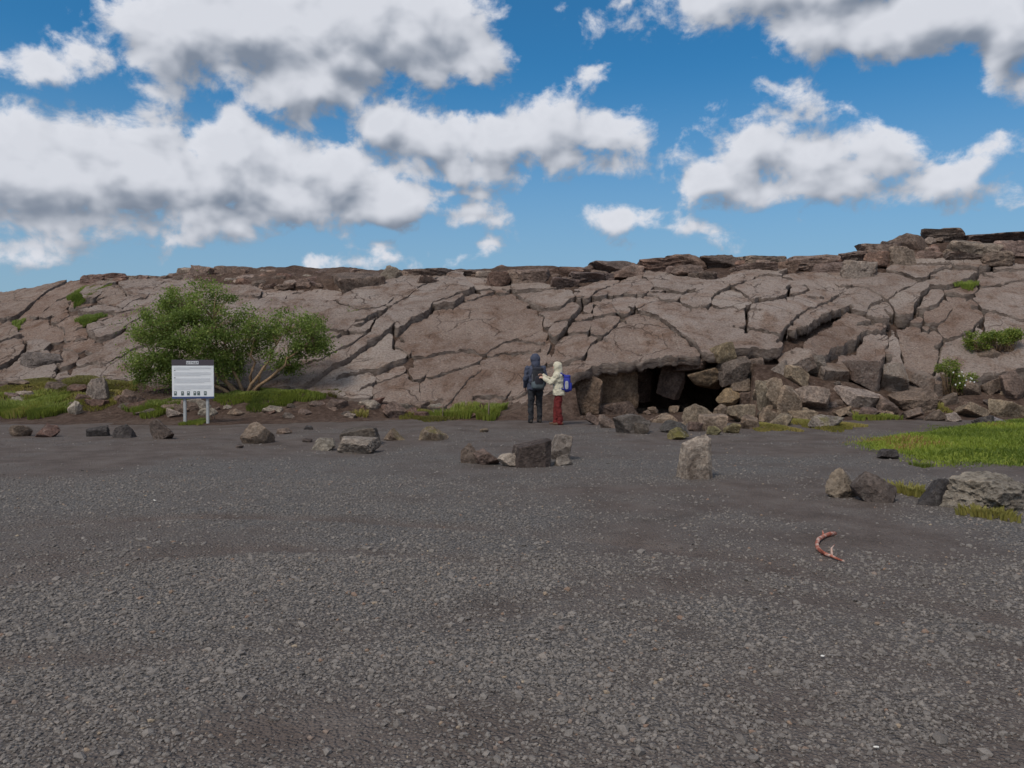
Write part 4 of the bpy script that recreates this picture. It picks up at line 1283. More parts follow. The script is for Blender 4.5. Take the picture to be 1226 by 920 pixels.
M_BARK = mat_plain('tan_bark', (.30, .20, .12), .9, .2, 14, .4, .02)
M_LEAF = mat_leaf('tree_leaf', (.10, .145, .03), (.26, .34, .075), .45, (.36, .40, .11))
M_GRASS = mat_leaf('grass_blade', (.115, .15, .028), (.27, .31, .055), .4, (.42, .34, .11))
M_MOSSY = mat_leaf('moss_grass', (.15, .138, .038), (.29, .26, .066), .3, (.40, .31, .11))
M_LAWN = mat_leaf('lawn_blade', (.13, .18, .026), (.31, .37, .05), .4, (.36, .20, .085))
M_BUSH = mat_leaf('bush_leaf', (.10, .15, .025), (.27, .33, .06), .4, (.38, .33, .09))

def build_tree():
    rt = random.Random(12); r = np.random.default_rng(12)
    bx, by, bz = terrain_hit(292, 470)
    Yt = by
    root = bpy.data.objects.new('tree', None); COL.objects.link(root)
    root.location = (bx, Yt, bz - .1)
    root['label'] = 'bushy green tree with a low second lobe growing behind the information board'; root['category'] = 'tree'
    O = Vector(root.location)
    # crown lobes: pixel centre, radii in pixels, depth offset
    lobes = [(228, 362, 38, 28, .2), (205, 388, 44, 34, 0), (190, 412, 42, 34, -.2), (255, 378, 42, 38, .1), (232, 408, 52, 40, -.3), (270, 405, 30, 38, .2), (195, 442, 36, 22, .1),
             (238, 442, 46, 26, -.2), (345, 392, 42, 22, .2), (368, 404, 26, 22, 0), (330, 412, 34, 24, .1), (305, 400, 28, 26, .3), (380, 418, 15, 14, .1), (166, 440, 14, 14, 0), (275, 440, 20, 20, .3), (345, 436, 16, 10, .3)]
    T = Tubes()
    stems = [((-.25, 0), (225, 372)), ((-.15, .1), (200, 400)), ((0, .05), (255, 382)), ((.08, -.05), (345, 396)), ((.15, .1), (372, 408)), ((.02, .15), (305, 402)), ((-.3, -.1), (185, 430)), ((.1, .05), (318, 438))]
    nodes = []
    for (ox, oy), (px, py) in stems:
        tip = at(px, py, Yt + rt.uniform(-.2, .3)) - O
        st = Vector((ox, oy, 0))
        pts = []
        for k in range(9):
            f = k / 8
            p = st.lerp(tip, f); p.z = tip.z * (f ** .85)
            p += Vector((rt.uniform(-.06, .06), rt.uniform(-.06, .06), 0)) * (1 if 0 < k < 8 else 0)
            if k < 5: p.x += .10 * math.sin(f * 3.1) * (1 if px > 290 else -1)
            pts.append(p)
        T.add(pts, [.055 * (1 - .78 * k / 8) for k in range(9)], 8)
        nodes += pts[3:]
    C, tint = [], []
    for (px, py, rx, ry, dy) in lobes:
        c = at(px, py, Yt + dy) - O
        wx, wz = rx / F * Yt, ry / F * Yt; wy = min(wx, 1.0) * .9
        ncl = max(10, int(34 * wx * wz / .9))
        for k in range(ncl):
            d = r.normal(0, 1, 3); d /= np.linalg.norm(d); rad = r.uniform(.45, 1.0) ** .6
            q = np.array(c[:]) + d * rad * np.array([wx, wy, wz])
            qv = Vector(q)
            nd = min(nodes, key=lambda n: (n - qv).length)
            mid = nd.lerp(qv, .55) + Vector((0, 0, .05))
            T.add([nd, mid, qv], [.016, .010, .004], 5)
            m = int(r.uniform(80, 150)); s = r.uniform(.10, .19)
            C.append(q + r.normal(0, 1, (m, 3)) * np.array([s, s, s * .75]))
            tint.append(np.clip(r.uniform(.1, .7) + r.normal(0, .16, m), 0, 1))
    C = np.concatenate(C); tint = np.concatenate(tint)
    print('leaves', len(C))
    link('trunk', T.mesh('trunk', M_BARK), root)
    link('crown', leaf_mesh('crown', C, r.uniform(.05, .09, len(C)), M_LEAF, tint, 5), root)
build_tree()

def cover_z(X, Y):
    z = np.maximum(ground_height(X, Y), np.where(Y > 20.3, soil_surface(X, np.maximum(Y, 20.3)), -9))
    zt, t = top_surface(X, np.maximum(Y, 20.3))
    return z, np.where((Y > 20.3) & (t > 0.03) & (t < .97), np.maximum(zt, z), z)

def blades(name, X, Y, Z, hmin, hmax, mat, seed, lean=.5, width=.010, tint_shift=0.0, drift=.35):
    r = np.random.default_rng(seed)
    n = len(X)
    h = r.uniform(hmin, hmax, n); an = r.uniform(0, 6.283, n); ln = r.uniform(.1, lean, n) * h
    w = width * r.uniform(.7, 1.5, n); wa = r.uniform(0, 6.283, n)
    b = np.stack([X, Y, Z - .01], 1)
    s = np.stack([np.cos(wa) * w, np.sin(wa) * w, np.zeros(n)], 1)
    mid = b + np.stack([np.cos(an) * ln * .35, np.sin(an) * ln * .35, h * .6], 1)
    tip = b + np.stack([np.cos(an) * ln, np.sin(an) * ln, h], 1)
    P = np.stack([b - s, b + s, mid + s * .7, mid - s * .7, tip], 1)
    base = np.arange(n)[:, None] * 5
    Fc = np.concatenate([base + np.array([[0, 1, 2]]), base + np.array([[0, 2, 3]]), base + np.array([[3, 2, 4]])])
    me = mesh_np(name, P.reshape(-1, 3), Fc, False, [mat])
    tn = .42 + drift * 1.6 * fbm(X * .8, Y * .55, octaves=4, seed=seed + 9) + r.normal(0, .12, n) + tint_shift
    a = me.attributes.new('tint', 'FLOAT', 'POINT'); a.data.foreach_set('value', np.repeat(np.clip(tn, 0, 1), 5).astype(np.float32))
    return me

def patch(px, py, rx, ry, label, mat=None, h=(.05, .12), dens=1500, seed=1, on_slab=False, shift=0.0, cat='grass'):
    if on_slab:
        c, l, u = surf_point(px, py), surf_point(px + rx, py), surf_point(px, py - ry)
    else:
        c, l, u = terrain_hit(px, py), terrain_hit(px + rx, py), terrain_hit(px, py - ry)
    hx = abs(l[0] - c[0]); hy = max(.18, min(abs(u[1] - c[1]), 1.6))
    r = np.random.default_rng(seed)
    n = int(min(9000, max(160, dens * 3.14 * hx * hy)))
    d = np.sqrt(r.random(n)); an = r.uniform(0, 6.283, n)
    k = 1 + .3 * np.sin(an * 3 + seed) + .15 * np.sin(an * 7 + seed * 2)
    X = c[0] + np.cos(an) * d * hx * k; Y = c[1] + np.sin(an) * d * hy * k
    zs, zt = cover_z(X, Y)
    Z = zt if on_slab else zs
    mound = .10 * (1 - d ** 2) * min(1, hx / .6)
    me = blades('grass', X, Y, Z + mound, h[0], h[1], mat or M_GRASS, seed, tint_shift=shift, width=.014)
    link('grass', me, kind='stuff', label=label, cat=cat)

PATCHES = [
    (26, 492, 34, 9, 'bright green grass at the left foot of the verge', M_GRASS, (.08, .2), .12), (58, 494, 26, 8, 'tufted green grass around the pale wedge stone', M_GRASS, (.08, .22), -.05),
    (92, 462, 34, 11, 'yellow green moss mound around the pale broken rock', M_MOSSY, (.04, .10), -.2), (132, 464, 26, 9, 'green mossy bank left of the tree', M_MOSSY, (.04, .11), -.3),
    (28, 464, 30, 7, 'yellow moss patch under the dark overhanging block', M_MOSSY, (.03, .08), .1), (48, 480, 30, 9, 'rough olive grass between the two moss mounds', M_GRASS, (.05, .14), .15),
    (110, 480, 38, 8, 'short ochre grass beside the layered ledge stone', M_MOSSY, (.03, .09), .25), (188, 490, 34, 8, 'dark green grass tuft left of the board posts', M_GRASS, (.06, .17), -.1),
    (285, 478, 34, 7, 'grass strip right of the board posts', M_GRASS, (.05, .12), .1), (340, 474, 40, 8, 'green grass strip below the low tree lobe', M_GRASS, (.05, .14), -.05), (398, 473, 34, 7, 'yellow green mossy bank at the end of the grass strip', M_MOSSY, (.04, .11), -.15),
    (503, 497, 18, 6, 'short moss beside the brown rock stack', M_MOSSY, (.04, .10), -.2), (545, 499, 24, 7, 'bright tall grass tuft near the short stake', M_GRASS, (.10, .24), .0), (583, 496, 20, 6, 'bright tall grass tuft round the tall stake', M_GRASS, (.10, .22), .02),
    (520, 503, 24, 4, 'low yellow moss strip along the dirt', M_MOSSY, (.03, .07), .1), (985, 510, 34, 5, 'sparse yellow moss round the lichen hump', M_MOSSY, (.03, .07), .2), (1045, 502, 26, 6, 'small green tuft at the foot of the flat topped slab', M_GRASS, (.05, .14), .05),
    (920, 512, 20, 4, 'thin moss along the right end of the cave rubble', M_MOSSY, (.03, .06), .2), (1120, 490, 16, 5, 'olive tuft below the wide brown block', M_MOSSY, (.04, .10), .1),
    (1182, 618, 26, 6, 'yellow weeds at the foot of the lichen boulder', M_MOSSY, (.04, .11), .3), (1088, 592, 14, 6, 'yellow weeds between the slant topped and the black rock', M_MOSSY, (.06, .14), .2), (1150, 600, 10, 5, 'weed tuft between the black rock and the lichen boulder', M_MOSSY, (.06, .15), .0),
    (1103, 559, 8, 2, 'tiny green tuft off the edge of the lawn', M_GRASS, (.03, .07), .0), (235, 507, 10, 3, 'small green tuft between the board posts', M_GRASS, (.04, .09), .1),
    (432, 498, 9, 4, 'rusty dry tuft on the dirt bank', M_MOSSY, (.06, .14), .5)]
for k, (px, py, rx, ry, lab, mt, h, sh) in enumerate(PATCHES):
    patch(px, py, rx, ry, lab, mt, h, seed=200 + k, shift=sh)
for k, (px, py, rx, ry, lab) in enumerate([(105, 352, 13, 9, 'green tuft high between the left slabs'), (108, 384, 13, 5, 'green tuft on the ledge halfway up the left slabs'), (1158, 343, 13, 4, 'green tuft in the crack below the upper right ledge'),
                                          (425, 373, 9, 3, 'little green tuft in the crack of the smooth slab'), (4, 402, 10, 12, 'moss clump above the reddish hollow')]):
    patch(px, py, rx, ry, lab, M_BUSH, (.05, .16), seed=300 + k, on_slab=True, dens=2600)

# ---- lawn on the right
def build_lawn():
    poly = [(1028, 531), (1045, 526), (1080, 521), (1110, 515), (1150, 510), (1200, 507), (1290, 504), (1320, 560), (1226, 561), (1180, 557), (1140, 556), (1105, 553), (1080, 549), (1062, 541), (1040, 535)]
    P = []
    for x, y in poly:
        a, e = ray(x, y); Y = -CH / e; P.append((a * Y, Y))
    P = np.array(P)
    xs = np.arange(P[:, 0].min() - .2, P[:, 0].max() + .2, .11); ys = np.arange(P[:, 1].min() - .2, P[:, 1].max() + .2, .14)
    XX, YY = np.meshgrid(xs, ys)
    def inside_d(X, Y):
        ins = np.zeros(X.shape, bool); d = np.full(X.shape, 1e9)
        for i in range(len(P)):
            A, B = P[i], P[(i + 1) % len(P)]
            c = ((A[1] > Y) != (B[1] > Y)) & (X < (B[0] - A[0]) * (Y - A[1]) / (B[1] - A[1] + 1e-12) + A[0])
            ins ^= c
            AB = B - A; t = np.clip(((X - A[0]) * AB[0] + (Y - A[1]) * AB[1]) / (AB @ AB), 0, 1)
            d = np.minimum(d, np.hypot(X - A[0] - t * AB[0], Y - A[1] - t * AB[1]))
        return np.where(ins, d, -d)
    def lawn_z(X, Y, D):
        return np.maximum(ground_height(X, Y), soil_surface(X, np.maximum(Y, 20.3)) * (Y > 20.3)) + .16 * smooth(-.05, .9, D) - .04 + .05 * fbm(X * .9, Y * .9, octaves=3, seed=66)
    WXX, WYY = XX + .22 * fbm(XX * 1.5, YY * 1.5, seed=1), YY + .3 * fbm(XX * 1.5, YY * 1.5, seed=2)
    D = inside_d(WXX, WYY)
    ok = D > -.12
    idx = -np.ones(XX.shape, int); idx[ok] = np.arange(ok.sum())
    cell = ok[:-1, :-1] & ok[1:, :-1] & ok[:-1, 1:] & ok[1:, 1:]
    cj, ci = np.where(cell)
    Q = np.stack([idx[cj, ci], idx[cj, ci + 1], idx[cj + 1, ci + 1], idx[cj + 1, ci]], 1)
    Z = lawn_z(XX, YY, D)
    m, t, b = new_mat('lawn_turf', .95, .15)
    n1 = tex_noise(t, pos(t), 1.1, 5, .65); n2 = tex_noise(t, pos(t), 18, 4, .7)
    c = ramp(t, n1.outputs['Fac'], [(.35, (.16, .20, .03)), (.55, (.22, .26, .038)), (.72, (.32, .26, .075))])
    c = mixc(t, maprange(t, n2.outputs['Fac'], .4, .7, 0, .6), c, (.05, .06, .018))
    t.links.new(c, b.inputs['Base Color']); bump(t, b, n2.outputs['Fac'], .8, .05)
    link('lawn', mesh_np('lawn', np.stack([XX[ok], YY[ok], Z[ok]], 1), Q, True, [m]), kind='structure')
    r = np.random.default_rng(90)
    n = 85000
    X = r.uniform(xs[0], xs[-1], n); Y = r.uniform(ys[0], ys[-1], n)
    D = inside_d(X + .22 * fbm(X * 1.5, Y * 1.5, seed=1), Y + .3 * fbm(X * 1.5, Y * 1.5, seed=2))
    k = (D > -.05 - .55 * r.random(n) ** 4) & (X / Y < .72)
    X, Y, D = X[k], Y[k], D[k]
    me = blades('grass', X, Y, lawn_z(X, Y, D), .025, .095, M_LAWN, 91, lean=.9, width=.010, tint_shift=.0, drift=.6)
    link('grass', me, kind='stuff', label='short bright green lawn grass beside the gravel', cat='grass')
build_lawn()

# ---- leafy plants on the right bank
def bush(lobes, label, seed, flowers=0, leaf=.06, mat=None):
    r = np.random.default_rng(seed)
    x0 = sum(l[0] for l in lobes) / len(lobes); yb = max(l[1] + l[3] for l in lobes)
    bx, by, bz = surf_point(x0, yb)
    tz = float(cover_z(np.array([bx]), np.array([by]))[1][0])
    root = bpy.data.objects.new('shrub', None); COL.objects.link(root); root.location = (bx, by, min(bz, tz + .1) - .05)
    root['label'] = label; root['category'] = 'shrub'
    O = Vector(root.location); T = Tubes(); C = []
    for (px, py, rx, ry) in lobes:
        c = np.array((at(px, py, by) - O)[:]); w = np.array([rx, min(rx, ry) * 1.2, ry]) / F * by
        for k in range(int(10 + rx * 1.3)):
            d = r.normal(0, 1, 3); d /= np.linalg.norm(d)
            q = c + d * w * r.uniform(.3, 1) ** .5
            T.add([Vector((r.uniform(-.1, .1) + q[0] * .6, r.uniform(-.1, .1), 0)), Vector(q * .55) + Vector((q[0] * .25, 0, .02)), Vector(q)], [.012, .008, .004], 5)
            C.append(q + r.normal(0, .055, (70, 3)))
    C = np.concatenate(C)
    link('stem', T.mesh('stem', M_BARK), root)
    link('foliage', leaf_mesh('foliage', C, r.uniform(leaf * .7, leaf * 1.2, len(C)), mat or M_BUSH, np.clip(r.normal(.45, .25, len(C)), 0, 1), seed), root)
    if flowers:
        m = mat_plain('white_petal', (.78, .78, .74), .6, .3)
        for k in range(flowers):
            l = lobes[-1]
            an = r.uniform(0, 6.28); d = math.sqrt(r.random())
            q = at(l[0] + math.cos(an) * d * l[2], l[1] + math.sin(an) * d * l[3], by - .35) - O
            V, Fc = [(0, 0, .0)], []
            for j in range(12):
                rr_ = .034 if j % 2 else .016
                V.append((math.cos(j * math.pi / 6) * rr_, -.012 * (j % 2), math.sin(j * math.pi / 6) * rr_))
                Fc.append((0, 1 + j, 1 + (j + 1) % 12))
            link('flower', mesh_np('flower', np.array(V), np.array(Fc), True, [m]), root, loc=q)
bush([(1172, 408, 17, 11), (1196, 405, 16, 9), (1214, 400, 12, 6)], 'leafy yellow green shrub sprawling over the right bank', 401)
bush([(1135, 441, 13, 10), (1150, 455, 17, 11)], 'low leafy plant with small white flowers on the right bank', 402, flowers=12, leaf=.05)

# ---- stakes, branch, litter
M_WOOD = mat_plain('weathered_wood', (.17, .13, .10), .9, .2, 20, .4)
for (px, y0, y1, lab, r_) in [(585, 479, 504, 'tall thin wooden stake standing in the grass near the walkers', .022), (530, 484, 502, 'short thin wooden stake left of the tall stake', .018), (257, 487, 503, 'thin grey rod stuck in the dirt right of the board', .012)]:
    h = terrain_hit(px, y1); L = (y1 - y0) / F * h[1]
    T = Tubes(); T.add([(0, 0, -.1), (.004, 0, L * .5), (.012, .01, L)], [r_, r_ * .95, r_ * .75], 8)
    link('stake', T.mesh('stake', M_WOOD), label=lab, cat='stake', loc=h)

def build_branch():
    px = [(1000, 642), (993, 643), (986, 646), (980, 650), (978, 655), (979, 660), (983, 664), (989, 667), (996, 669), (1003, 672), (1011, 675)]
    pts = []
    for x, y in px:
        a, e = ray(x, y); Y = -CH / e; pts.append(Vector((a * Y, Y, float(ground_height(np.array([a * Y]), np.array([Y]))[0]) + .022)))
    o = pts[5].copy(); pts = [p - o for p in pts]
    T = Tubes(); T.add(pts, [.018, .020, .017, .019, .016, .018, .015, .014, .012, .009, .005], 8)
    T.add([pts[8], pts[8] + Vector((.02, .06, .05)), pts[8] + Vector((.06, .10, .07))], [.012, .008, .004], 6)
    T.add([pts[7], pts[7] + Vector((-.03, .05, .03))], [.012, .005], 6)
    T.add([pts[2], pts[2] + Vector((.01, .05, .04))], [.012, .005], 6)
    m, t, b = new_mat('red_bark', .7, .3)
    n = tex_noise(t, obj_coord(t), 14, 5, .7)
    t.links.new(ramp(t, n.outputs['Fac'], [(.36, (.20, .05, .032)), (.5, (.38, .12, .075)), (.6, (.50, .36, .30))]), b.inputs['Base Color'])
    link('branch', T.mesh('branch', m), label='curved reddish bare branch lying on the gravel', cat='branch', loc=o)
build_branch()
M_PAPER = mat_plain('white_scrap', (.75, .72, .66), .7, .3, 30, .15)
for (px, py, s, lab) in [(1049, 898, .035, 'crumpled white paper scrap on the coarse gravel'), (185, 602, .05, 'white speck of litter on the smooth gravel'), (985, 791, .035, 'thin pale sliver of litter on the gravel')]:
    a, e = ray(px, py); Y = -CH / e
    v, f = rock_shape(500 + px, (s * .7, s * .35, s * .25), 'angular', 2, .1)
    link('paper_scrap', mesh_np('paper_scrap', v, f, False, [M_PAPER]), label=lab, cat='litter', loc=(a * Y, Y, float(ground_height(np.array([a * Y]), np.array([Y]))[0]) + .012))
# ------------------------------------------------------------------ information board
def box_mesh(name, lo, hi, mat, bevel=0.0):
    bm = bmesh.new(); bmesh.ops.create_cube(bm, size=1)
    lo, hi = Vector(lo), Vector(hi)
    for v in bm.verts:
        v.co = Vector(((v.co.x + .5) * (hi.x - lo.x) + lo.x, (v.co.y + .5) * (hi.y - lo.y) + lo.y, (v.co.z + .5) * (hi.z - lo.z) + lo.z))
    if bevel:
        bmesh.ops.bevel(bm, geom=bm.edges[:], offset=bevel, segments=2, affect='EDGES')
    me = bpy.data.meshes.new(name); bm.to_mesh(me); bm.free(); me.materials.append(mat)
    return me

def build_board():
    Y = 20.5
    base = at(235, 509, Y)
    root = bpy.data.objects.new('information_board', None); COL.objects.link(root)
    gz = terrain_z(base.x, Y)
    root.location = (base.x, Y, gz - .01); root.rotation_euler = (0, 0, math.radians(9))
    root['label'] = 'white information board with dark header on two grey posts'; root['category'] = 'sign'
    k = Y / F
    steel = mat_plain('galvanised_post', (.42, .43, .43), .5, .5, 12, .15)
    white = mat_plain('board_white', (.84, .85, .86), .45, .4, 5, .04)
    dark = mat_plain('board_header', (.075, .062, .075), .5, .4)
    blue = mat_plain('board_footer', (.06, .085, .19), .5, .4)
    grey = mat_plain('board_print', (.71, .72, .74), .6, .3)
    green = mat_plain('board_pictogram', (.115, .15, .14), .6, .3)
    pale = mat_plain('board_title', (.66, .66, .68), .6, .3)
    ink = mat_plain('board_ink', (.12, .12, .13), .6, .3)
    X0, X1 = -26.5 * k, 21.0 * k
    Z0, Z1 = 31 * k, 77 * k
    for xp in (-13 * k, 13 * k):
        link('post', box_mesh('post', (xp - .036, -.01, -.25), (xp + .036, .06, Z1 - .05), steel, .012), root)
    bd = link('board', box_mesh('board', (X0, -.045, Z0), (X1, -.012, Z1), white, .006), root)
    f = -.048
    def plate(name, u0, v0, u1, v1, mat, lift=0.0):
        # u across, v down, 0..1 on the board face
        w, h = X1 - X0, Z1 - Z0
        link(name, box_mesh(name, (X0 + u0 * w, f - .002 - lift, Z1 - v1 * h), (X0 + u1 * w, f + .004, Z1 - v0 * h), mat), bd)
    plate('header', -.004, -.005, 1.004, .145, dark)
    plate('title', .345, .03, .64, .115, pale, .003)
    rb = random.Random(9)
    for i in range(7):                      # worn, unreadable title letters
        u = .358 + i * .040
        plate('letter', u, .045, u + .010, .10, ink, .005)
        plate('letter', u + .013, rb.choice([.045, .07, .085]), u + .026, rb.choice([.06, .085, .10]), ink, .005)
    plate('footer', -.004, .955, 1.004, 1.005, blue)
    row = .19
    for n in (3, 4, 5, 5):
        for i in range(n):
            plate('text_line', .05, row, rb.uniform(.90, .96) if i < n - 1 else rb.uniform(.4, .8), row + .012, grey)
            row += .026
        row += .052
    for v in (.27, .455):
        plate('text_line', .05, v, .085, v + .014, ink)
    for u in (.045, .215, .355, .51, .60, .76):
        plate('pictogram', u, .815, u + .065, .92, green)
        plate('pictogram', u + .014, .83 + rb.uniform(0, .02), u + .05, .855 + rb.uniform(0, .02), pale, .003)
build_board()

# ------------------------------------------------------------------ people
class Blob:
    """closed primitives fused into one skin by a voxel remesh"""
    def __init__(s): s.V, s.F, s.n = [], [], 0
    def _add(s, v, f): s.V.append(v); s.F.append(f + s.n); s.n += len(v)
    def ball(s, c, r, rot=None):
        d, f = ico(3)
        v = d * np.array(r if hasattr(r, '__len__') else (r, r, r))
        if rot is not None: v = v @ np.array(Euler(rot).to_matrix()).T
        s._add(v + np.array(c), f)
    def limb(s, pts, rad, flat=1.0):
        for i in range(len(pts) - 1):
            a, b = np.array(pts[i], float), np.array(pts[i + 1], float)
            n = max(3, int(np.linalg.norm(b - a) / (0.35 * min(rad[i], rad[i + 1]))))
            n = min(n, 26)
            d, f = ico(2)
            for k in range(n + 1):
                t = k / n
                s._add(d * (rad[i] * (1 - t) + rad[i + 1] * t) + a * (1 - t) + b * t, f)
    def loft(s, secs, nseg=28):
        """secs: (x, y, z, rx, ry) horizontal ellipses from low to high"""
        V, Q = [], []
        for (x, y, z, rx, ry) in secs:
            for k in range(nseg):
                an = 2 * math.pi * k / nseg
                V.append((x + rx * math.copysign(abs(math.cos(an)) ** .8, math.cos(an)), y + ry * math.copysign(abs(math.sin(an)) ** .8, math.sin(an)), z))
        m = len(secs)
        T = []
        for i in range(m - 1):
            for k in range(nseg):
                a, b = i * nseg + k, i * nseg + (k + 1) % nseg
                T += [(a, b, b + nseg), (a, b + nseg, a + nseg)]
        V += [secs[0][:3], secs[-1][:3]]
        c0, c1 = len(V) - 2, len(V) - 1
        for k in range(nseg):
            T += [(c0, (k + 1) % nseg, k), (c1, (m - 1) * nseg + k, (m - 1) * nseg + (k + 1) % nseg)]
        s._add(np.array(V), np.array(T))
    def build(s, name, mat, parent, voxel=.012, smooth_it=4, wrinkle=0.0):
        me = mesh_np(name, np.concatenate(s.V), np.concatenate(s.F), True, [mat])
        o = link(name, me, parent)
        m = o.modifiers.new('fuse', 'REMESH'); m.mode = 'VOXEL'; m.voxel_size = voxel; m.use_smooth_shade = True
        if smooth_it:
            q = o.modifiers.new('soften', 'SMOOTH'); q.factor = .5; q.iterations = smooth_it
        if wrinkle:
            tx = bpy.data.textures.new(name + '_folds', 'CLOUDS'); tx.noise_scale = .09; tx.noise_depth = 2
            w = o.modifiers.new('folds', 'DISPLACE'); w.texture = tx; w.strength = wrinkle; w.mid_level = .5
        return o

SKIN = mat_plain('skin', (.52, .31, .23), .55, .4, 9, .08)
def hand(B, wrist, fwd, side, down, curl=.5, s=1.0, thumb=1):
    """palm, four unequal bent fingers and a thumb; fwd = finger direction, side = towards the thumb"""
    w, f, sd, dn = (np.array(q, float) for q in (wrist, fwd, side, down))
    for t in np.linspace(0, 1, 6):
        for u in (-.022, -.007, .008, .022):
            B.ball(w + f * (.015 + .075 * t) * s + sd * u * s * (.8 + .3 * t), .0135 * s)
    for i, (u, L) in enumerate(((.027, .066), (.009, .074), (-.010, .069), (-.027, .054))):
        p0 = w + (f * .088 + sd * u) * s
        a1 = curl * .5; d1 = f * math.cos(a1) + dn * math.sin(a1); p1 = p0 + d1 * L * .42 * s
        a2 = curl * 1.3; d2 = f * math.cos(a2) + dn * math.sin(a2); p2 = p1 + d2 * L * .33 * s
        a3 = curl * 1.9; d3 = f * math.cos(a3) + dn * math.sin(a3); p3 = p2 + d3 * L * .27 * s
        B.limb([p0, p1, p2, p3], [.0092 * s, .0088 * s, .008 * s, .0068 * s])
    t0 = w + (f * .028 + sd * .026) * s; t1 = t0 + (f * .026 + sd * .024 + dn * .012) * s; t2 = t1 + (f * .028 + sd * .006 + dn * .012) * s
    B.limb([t0, t1, t2], [.013 * s, .0105 * s, .0085 * s])

def head(B, c, r=.1, pitch=0.0):
    c = np.array(c, float)
    B.ball(c, (r * .78, r * .96, r * 1.12))
    B.ball(c + (0, .028, -.045), (r * .60, r * .68, r * .68))           # jaw
    B.ball(c + (0, r * .97, -.012), (.013, .018, .022)); B.ball(c + (0, r * .92, .012), (.009, .012, .024))   # nose
    for s in (-1, 1):
        B.ball(c + (s * .034, r * .83, .016), (.015, .011, .009))       # eyes
        B.ball(c + (s * .034, r * .86, .034), (.02, .008, .006))        # brows
        B.ball(c + (s * r * .80, .0, -.005), (.009, .018, .028))        # ears
    B.ball(c + (0, r * .84, -.052), (.024, .010, .006)); B.ball(c + (0, r * .84, -.064), (.020, .010, .007))  # lips
    B.ball(c + (0, r * .78, -.092), (.022, .016, .015))                 # chin

